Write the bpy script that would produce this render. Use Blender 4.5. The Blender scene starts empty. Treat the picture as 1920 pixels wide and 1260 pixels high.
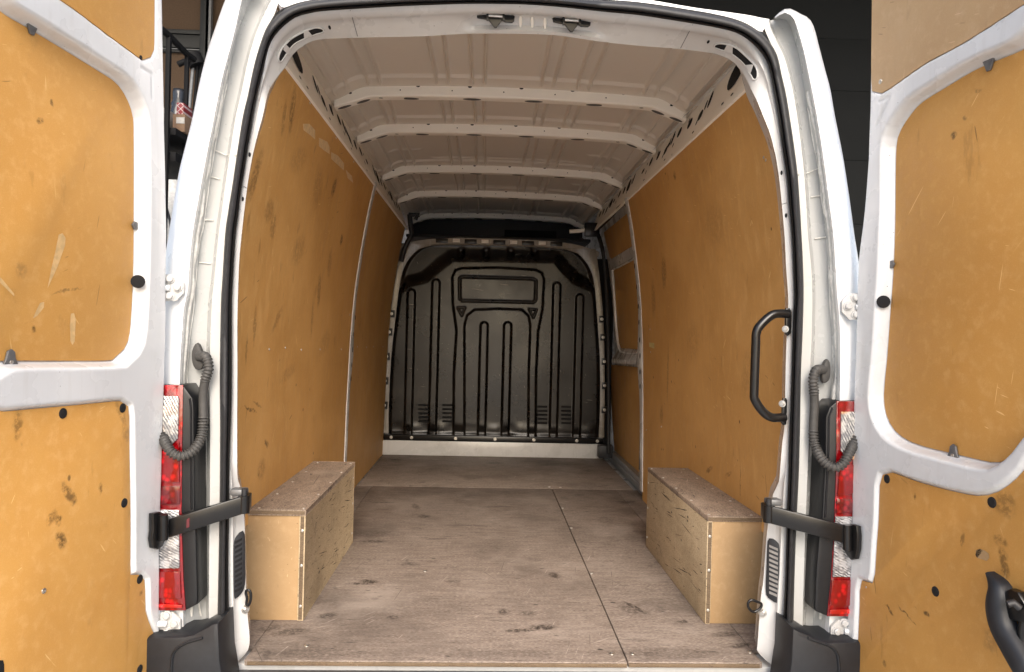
import bpy, bmesh, math, random
import numpy as np
from mathutils import Vector, Matrix
from mathutils.bvhtree import BVHTree
random.seed(4); rng = np.random.default_rng(4)
S = bpy.context.scene
COL = S.collection

# ------------------------------------------------------------------ camera
F_PX = 1300.0                                   # focal length in pixels of the 1920 px wide photograph
CAM = np.array([-.0993, -2.12, 1.0])            # van floor is z = 0, its rear edge y = 0
YAW, PITCH, ROLL = (math.radians(a) for a in (2.2532, -.0777, 1.432))
def cam_axes():
    fwd = np.array([math.sin(YAW)*math.cos(PITCH), math.cos(YAW)*math.cos(PITCH), math.sin(PITCH)])
    r = np.array([math.cos(YAW), -math.sin(YAW), 0.]); u = np.cross(r, fwd)
    c, s = math.cos(ROLL), math.sin(ROLL)
    return np.array([c*r+s*u, -s*r+c*u, fwd])
AX = cam_axes()
cd = bpy.data.cameras.new('camera'); cam = bpy.data.objects.new('camera', cd); COL.objects.link(cam)
cd.sensor_width = 36; cd.lens = 36*F_PX/1920; cd.clip_start = .05; cd.clip_end = 500
m = Matrix.Identity(4)
for i in range(3):
    m[i][0], m[i][1], m[i][2], m[i][3] = AX[0][i], AX[1][i], -AX[2][i], CAM[i]
cam.matrix_world = m
S.camera = cam

# ------------------------------------------------------------------ light
SUN_EL, SUN_AZ = 36.0, 4.0                      # behind the camera, a little to the right
W = bpy.data.worlds.new('World'); S.world = W; W.use_nodes = True
wn = W.node_tree.nodes; wl = W.node_tree.links
sky = wn.new('ShaderNodeTexSky'); sky.sky_type = 'NISHITA'; sky.sun_disc = False
sky.sun_elevation = math.radians(SUN_EL); sky.sun_rotation = math.radians(180-SUN_AZ)
sky.air_density = 1.0; sky.dust_density = 4.0; sky.ozone_density = 1.0; sky.altitude = 0
wl.new(sky.outputs[0], wn['Background'].inputs[0]); wn['Background'].inputs[1].default_value = .15
sl = bpy.data.lights.new('sun', 'SUN'); sl.energy = .8; sl.angle = math.radians(30); sl.color = (1, .99, .97)
so = bpy.data.objects.new('sun', sl); COL.objects.link(so)
dirv = Vector((-math.sin(math.radians(SUN_AZ))*math.cos(math.radians(SUN_EL)), math.cos(math.radians(SUN_AZ))*math.cos(math.radians(SUN_EL)), -math.sin(math.radians(SUN_EL))))
so.rotation_euler = dirv.to_track_quat('-Z', 'Y').to_euler(); so.location = (1, -6, 5)
S.view_settings.view_transform = 'Standard'; S.view_settings.look = 'None'
S.view_settings.gamma = 1; S.view_settings.use_curve_mapping = False
S.view_settings.exposure = 1.15
S.cycles.max_bounces = 10; S.cycles.diffuse_bounces = 6; S.cycles.glossy_bounces = 4
S.cycles.use_denoising = True; S.cycles.use_adaptive_sampling = True; S.cycles.adaptive_threshold = .015

# ------------------------------------------------------------------ geometry helpers
def ray(px, py):
    return AX.T @ np.array([(px-960)/F_PX, (630-py)/F_PX, 1.0])
def at(px, py, x=None, y=None, z=None):
    d = ray(px, py)
    t = (x-CAM[0])/d[0] if x is not None else (y-CAM[1])/d[1] if y is not None else (z-CAM[2])/d[2]
    return CAM+t*d
def at_plane(px, py, P, n):
    d = ray(px, py); return CAM + d*(np.dot(np.asarray(P)-CAM, n)/np.dot(d, n))

WM = {}                                           # world matrix of every object built
def link(o, parent=None):
    COL.objects.link(o)
    loc = Matrix.LocRotScale(o.location, o.rotation_euler, o.scale)
    WM[o] = loc.copy()
    if parent is not None:
        o.parent = parent; o.matrix_parent_inverse = WM[parent].inverted()
    return o
def thing(name, label, cat, loc=(0, 0, 0), group=None):
    o = bpy.data.objects.new(name, None); o.location = loc; o.empty_display_size = .1
    o['label'] = label; o['category'] = cat
    if group: o['group'] = group
    return link(o)
def tag(o, label, cat, group=None):
    o['label'] = label; o['category'] = cat
    if group: o['group'] = group
    return o
def mk(name, verts, faces, mat, parent=None, smooth=False, sharp=None):
    me = bpy.data.meshes.new(name)
    me.from_pydata([tuple(map(float, v)) for v in verts], [], faces); me.update()
    if mat: me.materials.append(mat)
    if smooth: me.polygons.foreach_set('use_smooth', [True]*len(me.polygons))
    if sharp: me.set_sharp_from_angle(angle=math.radians(sharp))
    return link(bpy.data.objects.new(name, me), parent)
def from_bm(name, bm, mat, parent=None, smooth=False, sharp=None, loc=None, rot=None):
    bmesh.ops.recalc_face_normals(bm, faces=bm.faces)
    me = bpy.data.meshes.new(name); bm.to_mesh(me); bm.free()
    if mat: me.materials.append(mat)
    if smooth: me.polygons.foreach_set('use_smooth', [True]*len(me.polygons))
    if sharp: me.set_sharp_from_angle(angle=math.radians(sharp))
    o = bpy.data.objects.new(name, me)
    if loc is not None: o.location = loc
    if rot is not None: o.rotation_euler = rot
    return link(o, parent)
def inst(name, mesh_obj, parent, mat4):
    o = bpy.data.objects.new(name, mesh_obj.data if hasattr(mesh_obj, 'data') else mesh_obj)
    o.matrix_world = mat4; COL.objects.link(o); WM[o] = mat4.copy()
    if parent is not None:
        o.parent = parent; o.matrix_parent_inverse = WM[parent].inverted()
    return o
def bevelled(bm, w, seg=2):
    if w: bmesh.ops.bevel(bm, geom=list(bm.edges), offset=w, segments=seg, profile=.5, affect='EDGES')
def box(name, c0, c1, mat, parent=None, bev=.002):
    bm = bmesh.new(); bmesh.ops.create_cube(bm, size=1)
    c0 = np.array(c0, float); c1 = np.array(c1, float)
    for v in bm.verts: v.co = Vector((c0+c1)/2 + (np.array(v.co))*(c1-c0))
    bevelled(bm, bev)
    return from_bm(name, bm, mat, parent, smooth=True, sharp=40)
def hexa(name, corners8, mat, parent=None, bev=.002):
    """box from 4 bottom + 4 top corners"""
    bm = bmesh.new(); v = [bm.verts.new(tuple(map(float, c))) for c in corners8]
    for f in ((0,1,2,3), (4,5,6,7), (0,1,5,4), (1,2,6,5), (2,3,7,6), (3,0,4,7)): bm.faces.new([v[i] for i in f])
    bmesh.ops.recalc_face_normals(bm, faces=bm.faces); bevelled(bm, bev)
    return from_bm(name, bm, mat, parent, smooth=True, sharp=40)
def frame_of(axis):
    a = np.array(axis, float); a /= np.linalg.norm(a)
    h = np.array([0, 0, 1.]) if abs(a[2]) < .9 else np.array([1., 0, 0])
    u = np.cross(h, a); u /= np.linalg.norm(u); return u, np.cross(a, u), a
def m4(loc, axis, roll=0):
    u, v, a = frame_of(axis); M_ = Matrix.Identity(4)
    c, s = math.cos(roll), math.sin(roll); u, v = c*u+s*v, -s*u+c*v
    for i in range(3): M_[i][0], M_[i][1], M_[i][2], M_[i][3] = u[i], v[i], a[i], loc[i]
    return M_
def lathe_mesh(name, prof, n, mat):
    """profile of (radius, height) turned about local z"""
    vs, fs = [], []
    for r, h in prof:
        for k in range(n): t = 2*math.pi*k/n; vs.append((r*math.cos(t), r*math.sin(t), h))
    for i in range(len(prof)-1):
        for k in range(n): fs.append((i*n+k, i*n+(k+1) % n, (i+1)*n+(k+1) % n, (i+1)*n+k))
    fs.append(tuple(range((len(prof)-1)*n, len(prof)*n)))
    me = bpy.data.meshes.new(name); me.from_pydata(vs, [], fs); me.update(); me.materials.append(mat)
    me.polygons.foreach_set('use_smooth', [True]*len(me.polygons)); me.set_sharp_from_angle(angle=math.radians(35))
    return me
def tube(name, pts, r, mat, parent=None, n=10, closed=False, ribs=0, flat=None):
    pts = [np.array(p, float) for p in pts]; N = len(pts); vs = []; fs = []
    up = None
    for i, p in enumerate(pts):
        a = pts[(i+1) % N] if (closed or i < N-1) else p
        b = pts[i-1] if (closed or i > 0) else p
        t = a-b; t /= np.linalg.norm(t)+1e-12
        if up is None: u, v, _ = frame_of(t)
        else:
            u = up-np.dot(up, t)*t; u /= np.linalg.norm(u); v = np.cross(t, u)
        up = u
        rr = r[i] if hasattr(r, '__len__') else r
        for k in range(n):
            q = 2*math.pi*k/n; vs.append(p+rr*(math.cos(q)*u+math.sin(q)*v))
    for i in range(N if closed else N-1):
        j = (i+1) % N
        for k in range(n): fs.append((i*n+k, i*n+(k+1) % n, j*n+(k+1) % n, j*n+k))
    if not closed: fs += [tuple(range(n))[::-1], tuple(range((N-1)*n, N*n))]
    return mk(name, vs, fs, mat, parent, smooth=True, sharp=60)
def spline(P, n, closed=False):
    """Catmull-Rom through P, resampled to n points evenly by arc length"""
    P = np.array(P, float)
    Q = np.vstack([P[-1], P, P[0], P[1]]) if closed else np.vstack([2*P[0]-P[1], P, 2*P[-1]-P[-2]])
    out = []
    for i in range(1, len(Q)-2):
        p0, p1, p2, p3 = Q[i-1:i+3]
        for t in np.linspace(0, 1, 14, endpoint=False):
            out.append(.5*((2*p1)+(-p0+p2)*t+(2*p0-5*p1+4*p2-p3)*t*t+(-p0+3*p1-3*p2+p3)*t**3))
    out.append(Q[-2]); out = np.array(out)
    s = np.r_[0, np.cumsum(np.linalg.norm(np.diff(out, axis=0), axis=1))]
    q = np.linspace(0, s[-1], n, endpoint=not closed)
    return np.stack([np.interp(q, s, out[:, k]) for k in range(out.shape[1])], 1)
def lin(P, n):
    P = np.array(P, float); s = np.r_[0, np.cumsum(np.linalg.norm(np.diff(P, axis=0), axis=1))]
    q = np.linspace(0, s[-1], n); return np.stack([np.interp(q, s, P[:, k]) for k in range(P.shape[1])], 1)
def loft(name, loops, mat, parent=None, closed=False, smooth=True, sharp=50):
    n = len(loops[0]); vs = [v for L in loops for v in L]; fs = []
    for i in range(len(loops)-1):
        for k in range(n if closed else n-1):
            j = (k+1) % n; fs.append((i*n+k, i*n+j, (i+1)*n+j, (i+1)*n+k))
    return mk(name, vs, fs, mat, parent, smooth, sharp)
def prism(name, pts, thick_vec, mat, parent=None, bev=0.0):
    """planar outline (3D points) given thickness"""
    t = np.array(thick_vec, float); bm = bmesh.new()
    a = [bm.verts.new(tuple(map(float, p))) for p in pts]; b = [bm.verts.new(tuple(map(float, np.array(p)+t))) for p in pts]
    n = len(pts); caps = [bm.faces.new(a), bm.faces.new(b[::-1])]
    for k in range(n): bm.faces.new([a[k], a[(k+1) % n], b[(k+1) % n], b[k]])
    bmesh.ops.recalc_face_normals(bm, faces=bm.faces)
    if bev:
        es = set(e for f in caps for e in f.edges); bmesh.ops.bevel(bm, geom=list(es), offset=bev, segments=2, profile=.5, affect='EDGES')
    return from_bm(name, bm, mat, parent, smooth=True, sharp=40)
def sdf_poly(P, poly):
    """signed distance (inside negative) of points P (N,2) to polygon"""
    poly = np.array(poly, float); d = np.full(len(P), 1e9); ins = np.zeros(len(P), bool); n = len(poly)
    for i in range(n):
        a, b = poly[i], poly[(i+1) % n]; e = b-a; w = P-a
        t = np.clip((w@e)/(e@e+1e-15), 0, 1); q = w-t[:, None]*e; d = np.minimum(d, (q**2).sum(1))
        c = (a[1] <= P[:, 1]) != (b[1] <= P[:, 1])
        with np.errstate(divide='ignore', invalid='ignore'):
            xx = a[0]+(P[:, 1]-a[1])*e[0]/(e[1] if e[1] else 1e-15)
        ins ^= c & (P[:, 0] < xx)
    d = np.sqrt(d); return np.where(ins, -d, d)
def sdf_line(P, pts):
    pts = np.array(pts, float); d = np.full(len(P), 1e9)
    for a, b in zip(pts[:-1], pts[1:]):
        e = b-a; w = P-a; t = np.clip((w@e)/(e@e+1e-15), 0, 1); q = w-t[:, None]*e; d = np.minimum(d, (q**2).sum(1))
    return np.sqrt(d)
def sstep(x, a, b):
    t = np.clip((x-a)/(b-a), 0, 1); return t*t*(3-2*t)
def grid(name, V, nu, nv, mat, parent=None, mask=None, flip=False):
    idx = np.arange(nu*nv).reshape(nv, nu)
    q = np.stack([idx[:-1, :-1], idx[:-1, 1:], idx[1:, 1:], idx[1:, :-1]], -1).reshape(-1, 4)
    if flip: q = q[:, ::-1]
    if mask is not None: q = q[mask[q].all(1)]
    me = bpy.data.meshes.new(name); me.vertices.add(len(V)); me.vertices.foreach_set('co', np.asarray(V, np.float32).ravel())
    me.loops.add(q.size); me.loops.foreach_set('vertex_index', q.ravel().astype(np.int32))
    me.polygons.add(len(q)); me.polygons.foreach_set('loop_start', np.arange(0, q.size, 4, dtype=np.int32))
    me.update(calc_edges=True); me.validate(); me.polygons.foreach_set('use_smooth', [True]*len(me.polygons))
    me.materials.append(mat)
    return link(bpy.data.objects.new(name, me), parent)
def vnoise(P, scale, seed=0):
    """cheap smooth 2D value noise, -1..1"""
    r = np.random.default_rng(seed).uniform(-1, 1, (64, 64)); q = np.asarray(P)*scale
    i = np.floor(q).astype(int); f = q-i; f = f*f*(3-2*f)
    g = lambda a, b: r[(i[:, 0]+a) % 64, (i[:, 1]+b) % 64]
    return (g(0,0)*(1-f[:,0])+g(1,0)*f[:,0])*(1-f[:,1])+(g(0,1)*(1-f[:,0])+g(1,1)*f[:,0])*f[:,1]

# ------------------------------------------------------------------ materials
class NT:
    def __init__(s, name):
        s.m = bpy.data.materials.new(name); s.m.use_nodes = True; s.t = s.m.node_tree; s.n = s.t.nodes; s.l = s.t.links
        s.b = s.n['Principled BSDF']; s.co = s.n.new('ShaderNodeTexCoord').outputs['Object']
    def put(s, sock, v):
        if hasattr(v, 'links'): s.l.new(v, sock)
        else: sock.default_value = v
    def map(s, scale=(1,1,1), rot=(0,0,0), loc=(0,0,0)):
        m = s.n.new('ShaderNodeMapping'); s.l.new(s.co, m.inputs[0])
        m.inputs['Location'].default_value = loc; m.inputs['Rotation'].default_value = rot; m.inputs['Scale'].default_value = scale
        return m.outputs[0]
    def noise(s, sc, det=4, rough=.55, vec=None, dist=0):
        n = s.n.new('ShaderNodeTexNoise'); s.l.new(vec or s.co, n.inputs[0])
        n.inputs['Scale'].default_value = sc; n.inputs['Detail'].default_value = det; n.inputs['Roughness'].default_value = rough; n.inputs['Distortion'].default_value = dist
        return n.outputs[0]
    def vor(s, sc, feat='F1', vec=None, rnd=1):
        n = s.n.new('ShaderNodeTexVoronoi'); n.feature = feat; s.l.new(vec or s.co, n.inputs['Vector']); n.inputs['Scale'].default_value = sc
        n.inputs['Randomness'].default_value = rnd
        return n.outputs['Distance']
    def ramp(s, v, a, b, A=0., B=1.):
        n = s.n.new('ShaderNodeMapRange'); n.interpolation_type = 'SMOOTHSTEP'; s.l.new(v, n.inputs[0])
        for i, q in zip((1, 2, 3, 4), (a, b, A, B)): n.inputs[i].default_value = q
        return n.outputs[0]
    def mul(s, a, b, op='MULTIPLY'):
        n = s.n.new('ShaderNodeMath'); n.operation = op; s.put(n.inputs[0], a); s.put(n.inputs[1], b); return n.outputs[0]
    def mix(s, f, a, b, mode='MIX'):
        n = s.n.new('ShaderNodeMix'); n.data_type = 'RGBA'; n.blend_type = mode
        s.put(n.inputs[0], f); s.put(n.inputs[6], c4(a)); s.put(n.inputs[7], c4(b)); return n.outputs[2]
    def bump(s, h, strength=.3, dist=.002, normal=None):
        n = s.n.new('ShaderNodeBump'); s.l.new(h, n.inputs['Height']); n.inputs['Strength'].default_value = strength; n.inputs['Distance'].default_value = dist
        if normal: s.l.new(normal, n.inputs['Normal'])
        return n.outputs[0]
    def scratch(s, plane, ang, sc, length, thr, msc, mthr, loc=0.):
        """thin broken strokes lying in a plane ('yz', 'xy', 'xz'), at an angle, kept only in patches"""
        r = {'yz': (ang, 0, 0), 'xy': (0, 0, ang), 'xz': (0, ang, 0)}[plane]
        st = {'yz': (1, 1, 1/length), 'xy': (1, 1/length, 1), 'xz': (1, 1, 1/length)}[plane]
        m = s.n.new('ShaderNodeMapping'); s.l.new(s.map((1, 1, 1), r, (loc, loc*.7, loc*1.3)), m.inputs[0]); m.inputs['Scale'].default_value = st
        n = s.noise(sc, 1, .4, m.outputs[0])
        return s.mul(s.ramp(n, thr, thr+.03), s.ramp(s.noise(msc, 2, vec=s.map(loc=(loc+3, loc, 1))), mthr, mthr+.08))
    def blots(s, c, items, plane, col, rag=.35, soft=.5):
        """individual stains: (u, v, half length, half width, angle, strength) on a plane of the object"""
        n = s.n.new('ShaderNodeTexNoise'); s.l.new(s.co, n.inputs[0]); n.inputs['Scale'].default_value = 45; n.inputs['Detail'].default_value = 3
        sub = s.n.new('ShaderNodeVectorMath'); sub.operation = 'SUBTRACT'; s.l.new(n.outputs['Color'], sub.inputs[0]); sub.inputs[1].default_value = (.5, .5, .5)
        sca = s.n.new('ShaderNodeVectorMath'); sca.operation = 'SCALE'; s.l.new(sub.outputs[0], sca.inputs[0]); sca.inputs['Scale'].default_value = rag*.06
        add = s.n.new('ShaderNodeVectorMath'); add.operation = 'ADD'; s.l.new(s.co, add.inputs[0]); s.l.new(sca.outputs[0], add.inputs[1])
        tot = None
        for u, v, a, b, ang, st in items:
            m = s.n.new('ShaderNodeMapping'); m.vector_type = 'TEXTURE'; s.l.new(add.outputs[0], m.inputs[0])
            if plane == 'xy': m.inputs['Location'].default_value = (u, v, 0); m.inputs['Rotation'].default_value = (0, 0, ang); m.inputs['Scale'].default_value = (a, b, 10)
            elif plane == 'yz': m.inputs['Location'].default_value = (0, u, v); m.inputs['Rotation'].default_value = (ang, 0, 0); m.inputs['Scale'].default_value = (10, a, b)
            else: m.inputs['Location'].default_value = (u, 0, v); m.inputs['Rotation'].default_value = (0, -ang, 0); m.inputs['Scale'].default_value = (a, 10, b)
            le = s.n.new('ShaderNodeVectorMath'); le.operation = 'LENGTH'; s.l.new(m.outputs[0], le.inputs[0])
            k = s.ramp(le.outputs['Value'], 1-soft, 1+soft*.5, st, 0)
            tot = k if tot is None else s.mul(tot, k, 'MAXIMUM')
        br = s.ramp(s.noise(70, 4, .7), .32, .6)
        return s.mix(s.mul(tot, br), c, col)
    def done(s, col=None, rough=None, normal=None, **kw):
        if col is not None: s.put(s.b.inputs['Base Color'], c4(col))
        if rough is not None: s.put(s.b.inputs['Roughness'], rough)
        if normal is not None: s.l.new(normal, s.b.inputs['Normal'])
        for k, v in kw.items(): s.put(s.b.inputs[k.replace('_', ' ')], v)
        return s.m
def c4(c):
    return c if (hasattr(c, 'links') or not hasattr(c, '__len__')) else (tuple(c)+(1,))[:4]
def plain(name, col, rough=.5, metal=0, **kw):
    t = NT(name); n = t.noise(60, 3); c = t.mix(t.ramp(n, .3, .75), tuple(x*.85 for x in col), tuple(min(1, x*1.12) for x in col))
    return t.done(c, rough, Metallic=metal, **kw)

def mat_white(name, base=(.69, .71, .725), dirt=.35, chips=.5, coat=.5):
    t = NT(name)
    grime = t.mul(t.ramp(t.noise(3.5, 5, .65), .48, .8), dirt)
    streak = t.mul(t.ramp(t.noise(6, 4, .6, t.map((6, 6, .6))), .5, .78), dirt*.6)
    c = t.mix(grime, base, (.46, .455, .43)); c = t.mix(streak, c, (.50, .495, .475))
    ch = t.mul(t.ramp(t.vor(38), .035, .06, 1, 0), t.ramp(t.noise(5.5, 2), .50, .56)); c = t.mix(t.mul(ch, chips), c, (.10, .095, .09))
    sc = t.scratch('yz', .5, 130, 14, .76, 6, .55); c = t.mix(t.mul(sc, chips), c, (.30, .29, .28))
    r = t.ramp(t.noise(8, 4), .3, .8, .22, .42)
    nb = t.bump(t.noise(7, 1), .015, .004)
    if not coat: nb, r = None, .5
    return t.done(c, r, nb, Coat_Weight=coat, Coat_Roughness=.12)
M_WHITE = mat_white('white_paint', dirt=.45, chips=.75)
M_WHITE_CLEAN = mat_white('white_body_paint', (.80, .81, .82), .08, .2)
M_CREAM = mat_white('white_paint_beams', (.92, .885, .80), .04, .35, 0)  # lighter copy: bounce light on the beam faces is put into the colour
M_ROOF = mat_white('shaded_white_paint_roof', (.70, .65, .575), .03, .25, 0)  # darker copy: shade of the downward-facing roof is put into the colour
M_FRAME = mat_white('white_paint_frame', (.58, .58, .57), .5, .9)
M_GUTTER = mat_white('white_paint_gutter', (.46, .47, .465), .55, .6)
M_WORN = mat_white('white_paint_worn', (.66, .66, .65), .6, .9)

def mat_board(name, base, dark, light, wear=1., grain=(1, 1, 1), dirty=.3, blots=None):
    t = NT(name)
    big = t.noise(2.2, 4, .6); fib = t.noise(420, 2, .6, t.map(grain)); mid = t.noise(34, 4, .65, t.map(grain))
    c = t.mix(t.ramp(big, .3, .72), dark, base)
    c = t.mix(t.mul(t.ramp(mid, .45, .75), .5), c, light)
    c = t.mix(t.mul(t.ramp(fib, .5, .72), .30), c, light); c = t.mix(t.mul(t.ramp(fib, .48, .3), .22), c, dark)
    sm = t.mul(t.ramp(t.noise(7.5, 5, .7, t.map((1, 1, .6))), .62, .78), .55*dirty*2); c = t.mix(sm, c, tuple(x*.28 for x in dark))
    sv = t.mul(t.ramp(t.noise(16, 4, .7, t.map((1, 1, .28), (.15, 0, 0), (7, 3, 1))), .63, .74), .9*dirty); c = t.mix(sv, c, tuple(x*.22 for x in dark))
    sp = t.mul(t.ramp(t.vor(11, vec=t.map((1, 1, .7))), .035, .075, 1, 0), t.ramp(t.noise(3.7, 2), .56, .62)); c = t.mix(t.mul(sp, .8*wear), c, (.035, .022, .012))
    for i, (an, sc, ln) in enumerate(((.5, 150, 22), (-.7, 120, 30), (1.3, 170, 14), (-.15, 140, 26))):
        s_ = t.scratch('yz', an, sc, ln, .755, 4.2, .54, i*7.); c = t.mix(t.mul(s_, .40*wear), c, tuple(min(1, x*1.5+.10) for x in light))
    s_ = t.scratch('yz', .2, 110, 14, .76, 3, .54, 20.); c = t.mix(t.mul(s_, .6*wear), c, tuple(x*.25 for x in dark))
    s_ = t.scratch('yz', 1.2, 90, 9, .76, 3, .52, 31.); c = t.mix(t.mul(s_, .6*wear), c, tuple(x*.25 for x in dark))
    if blots: c = t.blots(c, blots, 'yz', (.05, .028, .012))
    nb = t.bump(fib, .12, .001)
    return t.done(c, t.ramp(mid, .3, .7, .5, .7), nb, Specular_IOR_Level=.35)
BL_D = []
for px, py, a, b, ang, st in ((110,925,.012,.035,.6,.7),(118,935,.01,.02,.4,.7),(85,970,.018,.016,.3,.6),(95,975,.01,.012,0,.7),(99,1013,.014,.022,.5,.8),(33,796,.014,.035,0,.55),(160,918,.008,.016,0,.6),(192,770,.012,.05,.5,.35),(78,617,.007,.011,0,.8),(60,505,.016,.02,0,.3),(90,228,.012,.006,.4,.7),(107,193,.006,.008,0,.7),(240,563,.008,.012,0,.6),(0,893,.008,.02,0,.8),(201,812,.02,.02,0,.3),(222,1110,.008,.01,0,.5),(130,545,.05,.004,.2,.5)):
    P = at(px, py, x=-1.09); BL_D.append((P[1], P[2], a, b, ang, st))
M_HB = mat_board('hardboard_door', (.68, .365, .098), (.60, .305, .076), (.74, .43, .155), .9, dirty=.2, blots=BL_D)
BL_E = []
for px, py, a, b, ang, st in ((1893,1052,.012,.04,-.2,.6),(1888,1015,.02,.012,0,.5),(1895,945,.03,.03,0,.45),(1823,1013,.006,.02,0,.5),(1743,931,.005,.012,0,.7),(1698,1143,.02,.004,.6,.8),(1725,1150,.03,.003,.3,.7),(1762,1153,.01,.006,0,.8),(1792,252,.010,.010,.3,.9),(1696,247,.008,.010,.6,.7),(1708,234,.006,.006,0,.8),(1690,1245,.01,.01,0,.6),(1870,1200,.02,.03,0,.3),(1810,222,.01,.006,.3,.5),(1832,170,.012,.006,.4,.5),(1900,1175,.01,.012,0,.5),(1730,870,.03,.02,0,.2),(1640,1185,.01,.02,0,.4)):
    P = at(px, py, x=1.075); BL_E.append((P[1], P[2], a, b, ang, st))
M_HBE = mat_board('hardboard_door_worn', (.60, .32, .085), (.53, .265, .066), (.66, .385, .135), 1.1, dirty=.24, blots=BL_E)
M_HBP = mat_board('hardboard_pale', (.54, .37, .20), (.47, .31, .165), (.61, .44, .27), .6, dirty=.12)
ZW = [-.3, 0, .3, .6, .94, 1.19, 1.35, 1.53, 1.70, 1.86, 2.02]; XW = [.902, .902, .896, .890, .880, .864, .847, .822, .795, .762, .72]
def WX(z): return np.interp(z, ZW, XW)
def at_wall(px, py, side, off=0.0):
    """point where the sight line meets the curved side wall (offset outwards)"""
    x = side*.88
    for _ in range(12):
        P = at(px, py, x=x); x = side*(WX(P[2])+off)
    return P
BL_W = []
for px, py, a, b, ang, st in ((548,208,.026,.08,.35,.6),(532,222,.02,.06,.3,.45),(478,332,.03,.10,-.3,.5),(505,395,.05,.04,.4,.4),(512,425,.03,.05,.2,.45),(596,352,.07,.10,.5,.25),(626,352,.03,.05,-.5,.75),(640,450,.03,.03,0,.8),(618,495,.04,.07,.2,.3),(598,545,.03,.08,.2,.55),(560,470,.10,.06,.5,.25),(478,610,.015,.07,.1,.5),(462,655,.01,.05,0,.5),(520,598,.08,.02,.7,.35),(470,768,.07,.006,-.25,.7),(483,758,.05,.005,-.3,.6),(500,832,.03,.012,-.5,.7),(540,700,.12,.03,.2,.22),(610,640,.10,.06,.2,.22),(490,880,.05,.04,0,.3),(585,600,.02,.09,.15,.35),(560,300,.10,.05,.4,.2)):
    P = at_wall(px, py, -1); BL_W.append((P[1], P[2], a, b, ang, st))
BL_R = []
for px, py, a, b, ang, st in ((1245,510,.05,.09,.4,.5),(1252,700,.02,.16,.1,.4),(1300,640,.10,.10,0,.18),(1330,880,.05,.012,-.4,.6),(1365,890,.04,.010,-.4,.5),(1388,905,.006,.06,0,.7),(1225,560,.05,.12,.2,.35),(1340,420,.14,.10,.2,.15),(1265,330,.02,.02,0,.7),(1400,700,.05,.10,.3,.2),(1240,780,.04,.05,0,.3)):
    P = at_wall(px, py, 1); BL_R.append((P[1], P[2], a, b, ang, st))
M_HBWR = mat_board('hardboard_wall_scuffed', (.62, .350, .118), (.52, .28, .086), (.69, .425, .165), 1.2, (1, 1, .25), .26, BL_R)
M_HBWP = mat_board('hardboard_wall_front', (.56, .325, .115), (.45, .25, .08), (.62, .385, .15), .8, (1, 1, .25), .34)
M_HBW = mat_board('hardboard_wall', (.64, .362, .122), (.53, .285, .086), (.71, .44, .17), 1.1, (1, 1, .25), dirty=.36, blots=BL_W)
M_HBX = mat_board('hardboard_box_end', (.42, .275, .14), (.34, .22, .108), (.48, .335, .185), 1.2, dirty=.36)

def mat_ply(name, base, dark, light, grain, black=.5, rough=.62, gscale=9, plane='xy', blots=None):
    t = NT(name)
    g = t.noise(gscale, 6, .68, t.map(grain), .6); fine = t.noise(gscale*9, 3, .6, t.map(grain)); big = t.noise(1.7, 5, .62)
    c = t.mix(t.ramp(g, .34, .68), dark, base); c = t.mix(t.mul(t.ramp(fine, .48, .64), .6), c, light); c = t.mix(t.mul(t.ramp(fine, .46, .34), .6), c, tuple(x*.6 for x in dark))
    c = t.mix(t.mul(t.ramp(big, .45, .7), .65), c, tuple(x*.55 for x in dark))
    c = t.mix(t.mul(t.ramp(t.noise(2.6, 4, .6, t.map(loc=(5, 2, 0))), .5, .75), .45), c, light)
    fl = t.mul(t.ramp(t.noise(gscale*1.6, 4, .7, t.map(tuple(q*.9 for q in grain), loc=(2, 7, 3))), .62, .70), black); c = t.mix(fl, c, (.03, .025, .022))
    bl = t.mul(t.ramp(t.noise(5.5, 5, .72, t.map(loc=(9, 1, 4))), .60, .72), black*.8); c = t.mix(bl, c, (.05, .04, .035))
    sp = t.mul(t.ramp(t.vor(13, vec=t.map(tuple(.4+.6*q/max(grain) for q in grain))), .04, .09, 1, 0), t.ramp(t.noise(4, 2, vec=t.map(loc=(4, 4, 4))), .44, .52)); c = t.mix(t.mul(sp, black*1.2), c, (.03, .026, .022))
    for i, (an, sc, ln, cl) in enumerate(((.3, 170, 40, 1), (-.5, 150, 50, 0), (1.0, 170, 30, 1), (-.1, 130, 60, 0), (-1.1, 160, 34, 0), (.7, 190, 26, 1), (.15, 120, 40, 0))):
        s_ = t.scratch(plane, an, sc, ln, .745, 3.1, .48, i*5.); c = t.mix(t.mul(s_, .5 if cl else .7), c, tuple(min(1, x*1.4+.05) for x in light) if cl else (.06, .048, .04))
    if blots: c = t.blots(c, blots, plane, (.035, .026, .021))
    nb = t.bump(g, .25, .002); nb = t.bump(fine, .15, .001, nb)
    return t.done(c, t.ramp(big, .3, .7, rough-.1, rough+.12), nb, Specular_IOR_Level=.35)
BL_F = []
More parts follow.
